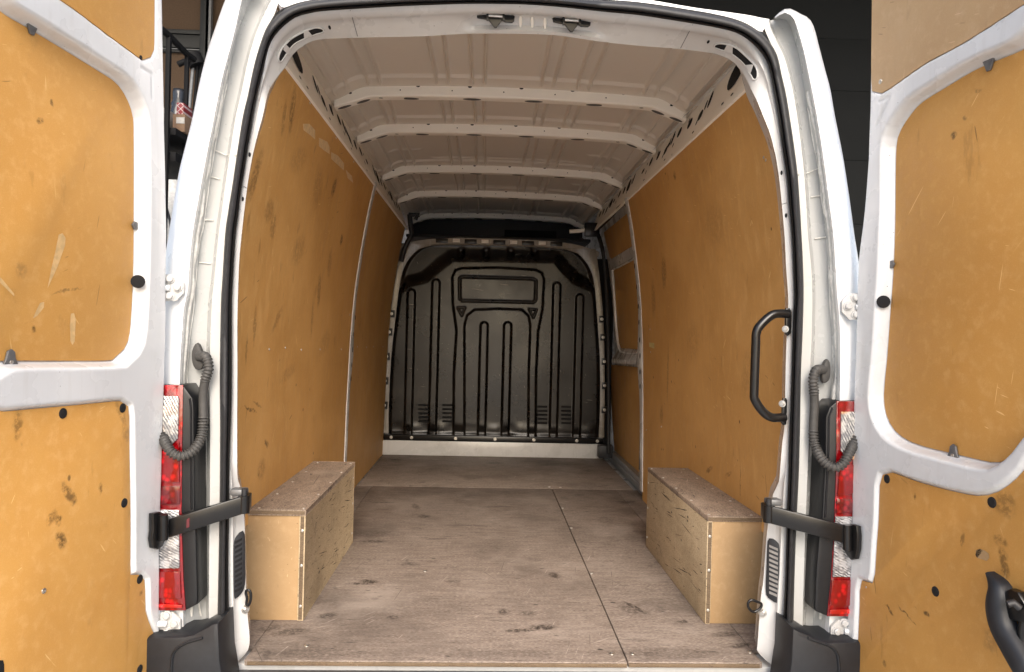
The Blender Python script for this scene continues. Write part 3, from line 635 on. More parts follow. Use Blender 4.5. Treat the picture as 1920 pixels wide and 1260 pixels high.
# --- roof rails with their punched holes --------------------------------
for s in (-1, 1):
    P = [(.768, 1.846), (.757, 1.852), (.760, 1.862), (.789, 1.922), (.793, 1.936), (.812, 2.0), (.826, 2.05), (.832, 2.09)]
    ys_ = np.linspace(.085, 3.66, 60)
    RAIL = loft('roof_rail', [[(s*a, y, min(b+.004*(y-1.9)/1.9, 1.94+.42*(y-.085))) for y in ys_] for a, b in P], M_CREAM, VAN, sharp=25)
    def rp(t, y, proud=.0012):        # point on the punched face
        a0, b0 = P[4]; a1, b1 = P[6]; 
        return (s*(a0+(a1-a0)*t-proud), y, b0+(b1-b0)*t+.004*(y-1.9)/1.9-proud*.3)
    nrm = (-s*.95, 0, .3)
    def slot(t, y, w, h, name='hole'):
        M_ = m4(rp(t, y), nrm) @ Matrix.Diagonal((w, h, .02, 1)); inst(name, HOLE, RAIL, M_ @ Matrix.Diagonal((1.3, 1.5, 1, 1)))
    for y0 in BEAMS[:4]:
        for dy, t, w, h in ((-.33, .55, .03, .05), (-.28, .5, .018, .03), (-.23, .25, .05, .032), (-.20, .05, .014, .016), (-.06, .4, .05, .034), (-.03, .6, .012, .016), (.12, .5, .05, .034), (.18, .1, .012, .016), (.22, .6, .012, .012), (.3, .4, .05, .02)):
            if .3 < y0+dy < 3.5: slot(t, y0+dy, w, h)
    slot(.55, .42, .13, .085)
    slot(.45, 2.33, .07, .055); slot(.45, 2.95, .07, .05)
    for y in (.36, .46, .83, 1.3, 1.75):
        a0, b0 = P[2]; a1, b1 = P[3]; inst('hole', HOLE, RAIL, m4((s*((a0+a1)/2-.0012), y, (b0+b1)/2-.0005), nrm) @ Matrix.Diagonal((.028, .010, .02, 1)))

# --- header fittings ----------------------------------------------------
def striker(cx, cy):
    P = on(frame, cx, cy, .004)[0]; o = np.array(P); 
    def q(dx, dz, dy): return o+np.array([dx, dy, dz])
    k = 1/600.
    s_ = lambda px, py, dy=0: at(cx+px, cy+py, y=P[1]-.012+dy)
    base = prism('door_striker', [s_(*p) for p in ((-36,-10),(-33,-13),(-16,-14),(-14,-9),(14,-8),(17,-12),(33,-9),(36,-6),(35,3),(31,6),(18,5),(12,2),(2,15),(-2,15),(-13,1),(-18,0),(-34,-3))], (0, -.012, -.003), M_BLACK, VAN, .002)
    tube('striker_bar', [s_(-14,-9,-.02), s_(14,-7,-.02)], .005, M_STEEL, base, 8)
    for d in (-15, 15): prism('striker_ear', [s_(d-2,-14,-.010), s_(d+2,-14,-.010), s_(d+2,2,-.010), s_(d-2,2,-.010)], (0, -.018, -.004), M_BLACK, base, .001)
striker(929, 38); striker(1071, 46)
for cx, cy in ((976,40),(998,41),(1022,43)):
    tube('header_bead', [on(frame, cx, cy-9, -.002)[0], on(frame, cx, cy, -.001)[0], on(frame, cx, cy+10, -.002)[0]], [.004, .006, .003], M_CREAM, frame, 8)
slotL = [(521,110),(525,96),(534,83),(550,69),(573,57),(591,51),(604,53),(607,59),(591,64),(570,72),(550,83),(536,101),(525.5,116)]
slotR = [(1339,87),(1344,81.5),(1358,81.5),(1380,88.5),(1399,104.5),(1417,124),(1421,142),(1415,150.5),(1408,140),(1399,124),(1383,108),(1365.5,96.5),(1350,92)]
for SL, br in ((slotL, (((534,82),(530,93),(541,104),(547,94)), ((569,58),(570,73),(585,65),(577,56)))), (slotR[::1], (((1357,95),(1363,83),(1374,86),(1374,102)), ((1398,122),(1414,121),(1408,139),(1402,131))))):
    q = spline(SL, 48, True)
    o_ = spline(SL[:8], 30); i_ = spline([SL[0]]+SL[8:][::-1]+[SL[7]], 30)
    loft('corner_slot', [[on(frame, *(a*(1-t)+b*t), .0022)[0] for a, b in zip(o_, i_)] for t in np.linspace(0, 1, 7)], M_HOLE, frame)
    tube('slot_rim', [on(frame, a, b, .001)[0] for a, b in q], .0032, M_FRAME, frame, 6, True)
    for b4 in br: prism('slot_bridge', [on(frame, a, b, .003)[0] for a, b in b4], (0, -.003, 0), M_FRAME, frame, .001)
for a, b, w, h in ((618,51,.018,.008), (1328,78,.016,.008)): P_, n_ = on(frame, a, b, .0012); inst('hole', HOLE, frame, m4(P_, n_) @ Matrix.Diagonal((w, h, .02, 1)))
for a, b in ((468,290),(455,373),(1465.5,324),(1474,404)): P_, n_ = on(frame, a, b, .0012); inst('hole', HOLE, frame, m4(P_, n_) @ Matrix.Diagonal((.007, .014, .02, 1)))
for p0, p1 in (((454,348),(463,353)), ((1466,383),(1480,379)), ((656,17),(671,70)), ((1300,44),(1275,92))):
    tube('panel_joint', [on(frame, *(np.array(p0)+(np.array(p1)-np.array(p0))*t), .0003)[0] for t in (.04, .3, .5, .7, .96)], .0011, M_CLIP, frame, 5)

#@@BULKHEAD
# --- bulkhead -----------------------------------------------------------
YB = 3.60
def bz(px, py): P = at(px, py, y=YB); return P[0], P[2]
out = [(-.872,.10),(-.878,.4),(-.868,.8),(-.842,1.10),(-.812,1.40),(-.77,1.56),(-.68,1.675),(-.56,1.725),(-.3,1.742),(0,1.748),(.3,1.745),(.56,1.728),(.68,1.68),(.77,1.565),(.812,1.40),(.842,1.10),(.868,.8),(.878,.4),(.872,.10)]
out_s = spline(out, 90)
nu, nv = 330, 300
xs = np.linspace(-.9, .9, nu); zs = np.linspace(.10, 1.76, nv)
X, Zg = np.meshgrid(xs, zs); Pq = np.stack([X.ravel(), Zg.ravel()], 1)
# squeeze the grid to the outline so the rim is clean
hw = np.interp(Pq[:, 1], [p[1] for p in out_s[:45]], [-p[0] for p in out_s[:45]])
hw = np.where(Pq[:, 1] > 1.748, .02, hw); Pq[:, 0] = Pq[:, 0]/.9*hw; Pq[:, 1] = np.minimum(Pq[:, 1], 1.748)
H = np.zeros(len(Pq))
def zrib(px, top, w=.034, bot=832):
    global H
    x0, zt = bz(px, top); x1, zb = bz(px, bot)
    d = sdf_line(Pq, [(x0, zt-.03), (x0, zb)]); H = np.maximum(H, .034*(1-sstep(d, w-.012, w+.004)))
for px, top in ((772,543),(818,524),(908,604),(952,604),(1044,530),(1087,552)): zrib(px, top)
# window surround that runs down into two of the ribs
def grove(pts, w=.007, dep=.012):
    global H
    d = sdf_line(Pq, spline([bz(*p) for p in pts], 60)); H = H-dep*np.exp(-(d/w)**2)
sur = [(849,832),(850,700),(855,620),(848,570),(847,520),(853,506),(866,502),(935,501),(1004,505),(1017,511),(1021,525),(1018,580),(1010,620),(1006,700),(1005,832)]
arch = [(872,832),(872,700),(872,610),(877,592),(890,582),(935,580),(978,582),(990,593),(993,610),(990,700),(989,832)]
ring = [bz(*p) for p in sur+arch[::-1]]
ds = sdf_poly(Pq, ring); H = np.maximum(H, .030*(1-sstep(ds, -.014, .004)))
plate = [bz(*p) for p in ((862,522),(866,519),(1000,523),(1005,527),(1004,563),(1000,567),(866,564),(862,560))]
dp = sdf_poly(Pq, plate); H = H-.014*np.exp(-(np.abs(dp)/.008)**2)
for tri in (((858,577),(872,577),(866,592)), ((992,580),(1006,581),(1000,596))):
    dt = sdf_poly(Pq, [bz(*p) for p in tri]); H = H-.012*np.exp(-(np.abs(dt)/.006)**2)
# shoulder: the upper third leans away, notches under the top edge
zz = Pq[:, 1]; ax = np.abs(Pq[:, 0])
sh = [bz(*p) for p in ((735,560),(770,535),(800,528),(830,502),(850,487),(1040,490),(1052,505),(1075,530),(1110,545),(1125,580),(1125,440),(735,440))]
dsh = sdf_poly(Pq, sh); H = H-.05*sstep(-dsh, -.02, .10)
for px in (864,912,958,1004):
    x0, z0 = bz(px, 475); H = H-.02*np.exp(-((Pq[:, 0]-x0)/.026)**4-((zz-z0)/.05)**4)
# battered bottom edge and shallow dents
H += .014*vnoise(Pq, 9, 4)*sstep(.30-zz, 0, .12)+.003*vnoise(Pq, 3, 9)
H = H*(1-.6*sstep(.26-zz, 0, .08))+.012*sstep(.20-zz, 0, .04)
rim = sstep(hw-ax, 0, .035); H = H*rim-.02*(1-rim)
V = np.stack([Pq[:, 0], YB-H, Pq[:, 1]], 1)
BULK = grid('bulkhead', V, nu, nv, M_BULK, VAN)
box('bulkhead_backing', (-.98, YB+.09, -.02), (.98, YB+.10, 1.66), M_HOLE, BULK, 0)
SLOT = None
for px in (794, 839, 1016.5, 1061.5):
    for k in range(5):
        py = (759.5 if px < 900 else 762.5)+k*7.6; x0, z0 = bz(px, py)
        pts = [(x0+a, YB-.0105, z0+b) for a, b in ((-.04,-.008),(-.044,0),(-.04,.008),(.04,.008),(.044,0),(.04,-.008))]
        if SLOT is None:
            so_ = prism('vent_slot', [(p[0]-x0, p[1]-YB, p[2]-z0) for p in pts], (0, .012, 0), M_HOLE, BULK); SLOT = so_.data
            so_.location = (x0, YB, z0); WM[so_] = Matrix.Translation((x0, YB, z0))
        else: inst('vent_slot', SLOT, BULK, Matrix.Translation((x0, YB, z0)))
BOLT = lathe_mesh('bolt_head', [(.013, 0), (.013, .003), (.009, .003), (.009, .009), (.007, .011)], 12, M_STEEL)
box('bulkhead_foot', (-.90, YB-.056, .122), (.90, YB+.02, .168), M_BLACK, BULK, .004)
for px in (735,773,855,928,1000,1080,1118): x0, z0 = bz(px, 820); inst('bolt', BOLT, BULK, m4((x0, YB-.057, .146), (0, -1, 0), .3))
KICK = box('kick_plate', (-.93, YB-.048, 0.001), (.90, YB+.03, .1205), M_WORN, VAN, .004)
# brown-grey side flanges with their bolts
for s in (-1, 1):
    L = [[], [], []]
    for z in np.linspace(.17, 1.73, 40):
        xo = float(np.interp(z, [p[1] for p in out_s[:45]], [-p[0] for p in out_s[:45]])); w = WX(z)+.012
        L[0].append((s*(xo-.008), YB-.004, z)); L[1].append((s*(xo+.015), YB-.010, z)); L[2].append((s*max(w, xo+.03), YB-.010, z))
    FL = loft('bulkhead_flange', L, mat_white('brown_grey_flange', (.20, .175, .14), .6, .8), VAN)
    for z in (.40, .60, .80, 1.0, 1.15):
        xo = float(np.interp(z, [p[1] for p in out_s[:45]], [-p[0] for p in out_s[:45]]))
        box('flange_clamp', (s*(xo+.004), YB-.022, z-.028), (s*(xo+.05), YB-.011, z+.028), M_BLACK, FL, .002)
        inst('bolt', BOLT, FL, m4((s*(xo+.027), YB-.022, z), (0, -1, 0), 1))
# brown-grey rail over the bulkhead with alternate clips, dark shelf over the cab behind it
TOP = loft('bulkhead_top_rail', [[(x, YB+.02, 1.735-.06*(x/.8)**4) for x in np.linspace(-.83, .83, 30)], [(x, YB-.0, 1.745-.06*(x/.8)**4) for x in np.linspace(-.83, .83, 30)], [(x, YB+.0, 1.79-.07*(x/.8)**4) for x in np.linspace(-.83, .83, 30)], [(x, YB+.12, 1.80-.07*(x/.8)**4) for x in np.linspace(-.83, .83, 30)]], mat_white('brown_grey_rail', (.30, .27, .225), .6, .8), VAN)
for k in range(9):
    x = -.47+k*.118; z = 1.765
    if k % 2 == 0: box('rail_clip', (x-.05, YB-.012, z-.022), (x+.05, YB+.0, z+.014), M_BLACK, TOP, .003)
    else: box('rail_tab', (x-.03, YB-.010, z-.014), (x+.03, YB+.0, z+.016), M_CREAM, TOP, .003)
SHELF = box('cab_headlining', (-.78, YB+.13, 1.80), (.78, YB+.90, 1.83), M_BLKPL, VAN, .01)
box('cab_header_board', (-.80, YB+.80, 1.80), (.80, YB+.82, 2.10), M_BLKPL, VAN, .004)
box('cab_switch_panel', (.06, YB+.76, 1.90), (.55, YB+.80, 1.985), M_HOLE, VAN, .006)
tube('wiring_loom', [at(*p, y=3.5) for p in ((768,402),(770,425),(772,440),(765,452),(757,470),(752,490))], .02, M_BLKPL, VAN, 8)
tube('wiring_loom', [at(*p, y=3.5) for p in ((766,402),(776,403),(784,400),(779,412))], .016, M_BLKPL, VAN, 8)
box('cab_latch', at(1112,432,y=3.45)-np.array([.07,.03,.05]), at(1112,432,y=3.45)+np.array([.05,.03,.06]), M_BLACK, VAN, .01)
tube('cab_grab_rail', [at(*p, y=3.46) for p in ((1068,434),(1085,433),(1105,430),(1125,418),(1145,400),(1165,381))], .016, M_CREAM, VAN, 8)

#@@SLIDING
# --- sliding side door (right, ahead of the board) -----------------------
SD = wall_panel('sliding_door', 1, 2.10, 3.60, -.15, 1.95, M_WORN, off=.10, th=.02)
def sd_panel(name, P, off, mat, th=.006):
    q = [at_wall(a, b, 1, off) for a, b in P]; return prism(name, q, (th, 0, 0), mat, SD, .001)
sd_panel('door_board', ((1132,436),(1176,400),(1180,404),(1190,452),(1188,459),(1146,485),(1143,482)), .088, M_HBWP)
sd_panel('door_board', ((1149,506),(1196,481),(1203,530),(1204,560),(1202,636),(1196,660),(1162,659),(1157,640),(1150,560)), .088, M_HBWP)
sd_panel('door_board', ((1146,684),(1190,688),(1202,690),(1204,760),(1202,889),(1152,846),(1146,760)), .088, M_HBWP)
def sd_tube(P, r, off, mat, name, n=8): tube(name, spline([at_wall(a, b, 1, off) for a, b in P], 30), r, mat, SD, n)
sd_tube(((1148,506),(1172,494),(1197,480)), .010, .085, M_WORN, 'door_frame_rib')
sd_tube(((1148,506),(1152,560),(1157,630),(1162,655),(1170,661),(1195,662),(1202,640)), .012, .078, M_WORN, 'door_frame_rib')
hexa('door_inner_sill', [at_wall(a, b, 1, o) for a, b, o in ((1147,681,.04),(1192,684,.04),(1196,662,.085),(1160,660,.085),(1147,673,.04),(1193,676,.04),(1197,655,.085),(1161,652,.085))], M_WORN, SD, .002)
for k in range(4):
    z0 = -.10+.045*k; box('tread_rib', (.955-.004*k, 2.16, z0), (.99, 3.50, z0+.042), M_ALU, SD, .004)
tube('door_gasket', [at_wall(*p, 1, .01) for p in spline(((1118,432),(1128,460),(1134,500),(1138,560),(1140,640),(1141,740),(1141,850)), 30)], .016, M_LIP, VAN, 8)
tube('door_gasket', [at_wall(*p, 1, .012) for p in spline(((1118,432),(1140,412),(1172,380),(1182,400),(1195,450),(1203,500),(1206,560),(1205,640),(1202,720),(1203,800),(1201,880)), 40)], .012, M_LIP, VAN, 8)
box('door_buffer', at(1135,846,y=3.42)-np.array([.06,.04,.05]), at(1135,846,y=3.42)+np.array([.06,.04,.05]), M_BLKPL, VAN, .008)

#@@BOXES
# --- plywood wheel-arch boxes -------------------------------------------
def wheel_box(s, label):
    xi, xo, y0, y1, h = .70, .925, .292, 1.185, .38
    T = thing('wheel_arch_box', label, 'plywood box', (s*.79, .74, .001), 'wheel-arch boxes on the van floor')
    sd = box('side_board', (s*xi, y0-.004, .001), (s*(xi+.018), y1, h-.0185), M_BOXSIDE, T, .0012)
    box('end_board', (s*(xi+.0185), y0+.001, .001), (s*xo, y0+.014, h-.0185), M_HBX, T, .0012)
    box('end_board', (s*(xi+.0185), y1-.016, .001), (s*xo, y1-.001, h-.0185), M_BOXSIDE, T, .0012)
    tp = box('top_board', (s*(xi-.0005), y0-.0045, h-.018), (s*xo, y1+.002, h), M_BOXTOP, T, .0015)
    box('board_edge', (s*(xi+.002), y0-.0051, h-.0155), (s*(xo-.01), y0-.0042, h-.003), M_PLYEDGE, tp, 0)
    box('board_edge', (s*(xi+.003), y0-.0052, .004), (s*(xi+.0155), y0-.0036, h-.021), M_PLYEDGE, sd, 0)
    # dark splits running along the plywood face
    for k in range(40):
        z = random.uniform(.03, h-.03); y = random.uniform(y0+.02, y1-.15); l = random.uniform(.02, .2)*random.random()+.015; w = random.uniform(.0006, .0022)
        x = s*(xi-.0004)
        sl = random.uniform(-.25, .10)*l
        mk('split', [(x, y, z), (x, y+l*.4, z-w+sl*.4), (x, y+l, z+sl), (x, y+l*.5, z+w+sl*.5)], [(0, 1, 2, 3)], M_HOLE, sd)
    for y in np.linspace(y0+.02, y1-.03, 5): screw((s*(xi+.012), y, h), (0, 0, 1), tp); screw((s*(xo-.06), y, h), (0, 0, 1), tp)
    for z in (.05, .19, .31): screw((s*(xi+.009), y0-.0052, z), (0, -1, 0), sd); screw((s*xi, y1-.02, z), (-s, 0, 0), sd)
wheel_box(-1, 'plywood wheel-arch box against the left wall beneath the tape strips')
wheel_box(1, 'plywood wheel-arch box against the right wall beneath the grab handle')

#@@FITTINGS
# --- tail lamps -----------------------------------------------------------
def lamp(side):
    yl = -.088
    if side > 0:
        hous = [(1569,752),(1556,764),(1549,782),(1548,860),(1542,970),(1536,1010),(1531,1069),(1528,1140),(1531,1147),(1551,1156),(1640,1156),(1640,752)]
        lens_ = [(1569,752),(1640,752),(1640,1156),(1551,1156),(1558,1091),(1563,1015),(1565,970),(1568,880)]
        zones = [('lens_segment', ((1578,772),(1630,772),(1630,862),(1600,862),(1577,846)), M_CLEARA), ('lens_segment', ((1577,855),(1598,872),(1630,872),(1630,920),(1571,930)), M_RED), ('lens_segment', ((1570,936),(1630,936),(1630,962),(1568,962)), M_DKRED),
                 ('lens_segment', ((1567,969),(1630,969),(1630,1082),(1562,1082),(1565,1020)), M_CLEAR), ('lens_segment', ((1561,1088),(1630,1088),(1630,1136),(1556,1136)), M_RED), ('lens_segment', ((1556,1144),(1630,1141),(1630,1150),(1556,1152)), M_REDBRIGHT)]
    else:
        hous = [(343,722),(361,747),(363,767),(364,955),(367,998),(370,1122),(369,1134),(348,1145),(270,1145),(270,722)]
        lens_ = [(343,722),(341,855),(340,962),(341,1004),(344,1091),(348,1145),(270,1145),(270,722)]
        zones = [('lens_segment', ((276,742),(333,743),(335,748),(333,822),(318,838),(276,838)), M_CLEARA), ('lens_segment', ((276,846),(320,846),(335,828),(336,905),(276,900)), M_RED), ('lens_segment', ((276,912),(337,912),(337,946),(276,946)), M_DKRED),
                 ('lens_segment', ((276,955),(335,957),(336,1064),(333,1066),(276,1066)), M_CLEAR), ('lens_segment', ((276,1072),(337,1072),(339,1122),(276,1122)), M_RED), ('lens_segment', ((276,1132),(341,1135),(341,1141),(276,1138)), M_REDBRIGHT)]
    hq = [at(a, b, y=yl) for a, b in hous]
    H_ = prism('tail_lamp', hq, (0, .10, 0), M_HOUSING, VAN, .006)
    prism('lamp_lens', [at(a, b, y=yl-.004) for a, b in lens_], (0, .004, 0), M_RED, H_, .002)
    for nm, zz_, mt in zones:
        q = np.array([at(a, b, y=yl-.0105) for a, b in zz_]); prism(nm, q, (0, .006, 0), mt, H_, .0015)
    # ridge along the housing
    e = hous[1:5] if side > 0 else hous[1:4]
    off = 5 if side > 0 else -5
    tube('housing_ridge', [at(a+off, b, y=yl-.001) for a, b in e], .003, M_HOUSING, H_, 6)
lamp(-1); lamp(1)
# --- hinges ---------------------------------------------------------------
M_HINGE = mat_white('white_paint_hinge', (.54, .54, .53), .6, .6)
def hinge(cx, cy, s, y=-.076, k=1.0):
    r = 27*k; pts = []
    for j in range(8):
        t = math.pi/8+j*math.pi/4; pts.append(at(cx+r*math.cos(t), cy+r*1.0*math.sin(t), y=y))
    Hn = prism('door_hinge', pts, (0, -.010, 0), M_HINGE, VAN, .002)
    for dx, dy in ((s*12, -1), (-s*2, -17), (-s*3, 15)):
        P = at(cx+dx, cy+dy, y=y-.010); inst('hinge_bolt', BOLTW, Hn, m4(P, (0, -1, 0), .4))
    tube('hinge_arm', [at(cx-s*4, cy, y=y-.012), at(cx-s*40, cy, y=y-.03)], .010, M_WHITE, Hn, 8)
BOLTW = lathe_mesh('bolt_head_painted', [(.0135, 0), (.0135, .003), (.0098, .003), (.0098, .010), (.0075, .012)], 12, mat_white('painted_bolt', (.52, .52, .51), .6, .3))
hinge(322, 540, 1); hinge(1601, 575, -1); hinge(316, 1170, 1); hinge(1580, 1184, -1)
# --- conduits to the doors -------------------------------------------------
def conduit(P, ys_):
    path = spline([tuple(at(a, b, y=y)) for (a, b), y in zip(P, ys_)], 220); n = len(path)
    f = np.linspace(0, 1, n); smooth_band = (f > .24) & (f < .46)
    rr = .0128+np.where(smooth_band, 0, .0020*np.sign(np.sin(np.arange(n)*2*math.pi/4.0+.5)))
    rr = np.where(smooth_band, .0128, rr)
    return tube('cable_conduit', path, list(rr), M_CONDUIT, VAN, 12)
CL = conduit(((374,668),(386,670),(391,690),(385,712),(381,740),(381,790),(377,820),(362,845),(340,855),(322,848),(312,834),(304,818),(292,800)), (-.03,-.06,-.07,-.068,-.06,-.06,-.07,-.10,-.12,-.125,-.12,-.10,-.09))
CR_ = conduit(((1543,693),(1531,694),(1525,710),(1526,730),(1527,760),(1525,815),(1530,840),(1542,862),(1562,876),(1580,870),(1592,850),(1602,828),(1612,810)), (-.03,-.06,-.07,-.068,-.06,-.06,-.07,-.10,-.12,-.125,-.12,-.10,-.09))
for P, par in ((((370,645),(375,643),(380,650),(386,672),(384,690),(372,692),(365,680),(364,660)), CL), (((1546,673),(1551,680),(1552,700),(1548,714),(1538,717),(1535,700),(1540,680)), CR_)):
    prism('conduit_grommet', [at(a, b, y=-.012) for a, b in spline(P, 24, True)], (0, -.022, 0), M_CONDUIT, par, .006)
# --- grab handle ------------------------------------------------------------
gh = spline([tuple(at(a, b, y=y)) for a, b, y in ((1479,589,-.028),(1464,588,-.03),(1452,589,-.032),(1440,596,-.034),(1424,612,-.036),(1418,625,-.036),(1417,645,-.036),(1414,735,-.036),(1415,748,-.036),(1424,764,-.036),(1436,777,-.034),(1448,783,-.032),(1460,783,-.03),(1472,782,-.028))], 80)
GH = tube('grab_handle', gh, .0135, M_BLACK, VAN, 14)
for q in (((1471,578),(1478,578),(1482,584),(1481,625),(1475,630),(1471,627)), ((1466,746),(1472,746),(1474,750),(1472,795),(1467,797),(1463,792))):
    prism('handle_foot', [at(a, b, y=-.022) for a, b in q], (0, -.010, 0), M_BLACK, GH, .002)
for a, b in ((1473,617), (1467,757)): inst('bolt', BOLT, GH, m4(at(a, b, y=-.034), (-.6, -.8, 0), .2) @ Matrix.Scale(.8, 4))
# --- lower pillar vents --------------------------------------------------------
def vent(P, s):
    q = spline(P, 40, True); ctr = q.mean(0)
    # lies on the inner face of the pillar
    Pc, N_ = on(frame, *ctr, .004); onp = lambda a, b, h: at_plane(a, b, Pc+N_*h, N_)
    V_ = prism('pillar_vent', [onp(a, b, -.004) for a, b in q], N_*.008, M_BLKPL, frame, .002)
    x0, x1 = q[:, 0].min(), q[:, 0].max(); y0, y1 = q[:, 1].min(), q[:, 1].max()
    n = 11
    for k in range(n):
        cy = y0+(y1-y0)*(.15+.72*k/(n-1)); w = (x1-x0)*.28; cx = ctr[0]+(.5 if s < 0 else -.5)
        sl = 3.6*(1 if s > 0 else -1)
        prism('vent_slat' if s > 0 else 'vent_opening', [onp(a, b, .0042) for a, b in ((cx-w, cy-2.4-sl), (cx+w, cy-2.4+sl), (cx+w, cy+2.2+sl), (cx-w, cy+2.2-sl))], N_*.001, M_SLAT if s > 0 else M_HOLE, frame)
M_SLAT = plain('grey_vent_slat', (.22, .21, .20), .6)
vent([(440,1009),(451,996),(457,1002),(458,1050),(458,1088),(453,1108),(441,1121),(436,1114),(435,1060),(435,1024)], -1)
vent([(1443,1009),(1452,1011),(1463,1024),(1465.5,1050),(1464,1090),(1462,1120),(1458,1130),(1446,1123),(1437,1111),(1438,1060),(1440,1016)], 1)
# --- lashing rings ----------------------------------------------------------------
def ring_(P, eye, nm):
    yq = on(frame, *eye, .008)[0][1]-.006
    R_ = tube('lashing_ring', [at(a, b, y=yq) for a, b in spline(P, 36, True)], .0042, M_BLACK, VAN, 8, True)
    inst('ring_eye', BOLT, R_, m4(on(frame, *eye, .0)[0], on(frame, *eye)[1]))
ring_([(461,1110),(466,1106),(470,1112),(470,1124),(466,1135),(462,1132),(463,1122)], (460,1142), 'l')
ring_([(1428,1133),(1424,1142),(1413,1147),(1404,1140),(1403,1130),(1409,1125),(1419,1128)], (1430,1149), 'r')
# --- rear bumper ---------------------------------------------------------------------
def bumper(P, edge):
    B = prism('bumper_corner', [at(a, b, y=-.14) for a, b in P], (0, .13, 0), M_BUMPER, VAN, .012)
    tube('bumper_crease', [at(a, b, y=-.142) for a, b in spline(edge, 20)], .004, M_BUMPER, B, 6)
bumper([(422,1300),(412,1238),(409,1168),(398,1170),(380,1180),(362,1190),(345,1194),(270,1196),(270,1300)], ((321,1300),(322,1238),(330,1218),(350,1205),(380,1196)))
bumper([(1475,1300),(1484,1240),(1487,1178),(1500,1184),(1520,1192),(1538,1203),(1555,1205),(1640,1203),(1640,1300)], ((1574,1300),(1572,1235),(1560,1214),(1540,1205),(1515,1196)))
box('bumper_step', (-.85, -.20, -.30), (.85, -.076, -.075), M_BUMPER, VAN, .015)

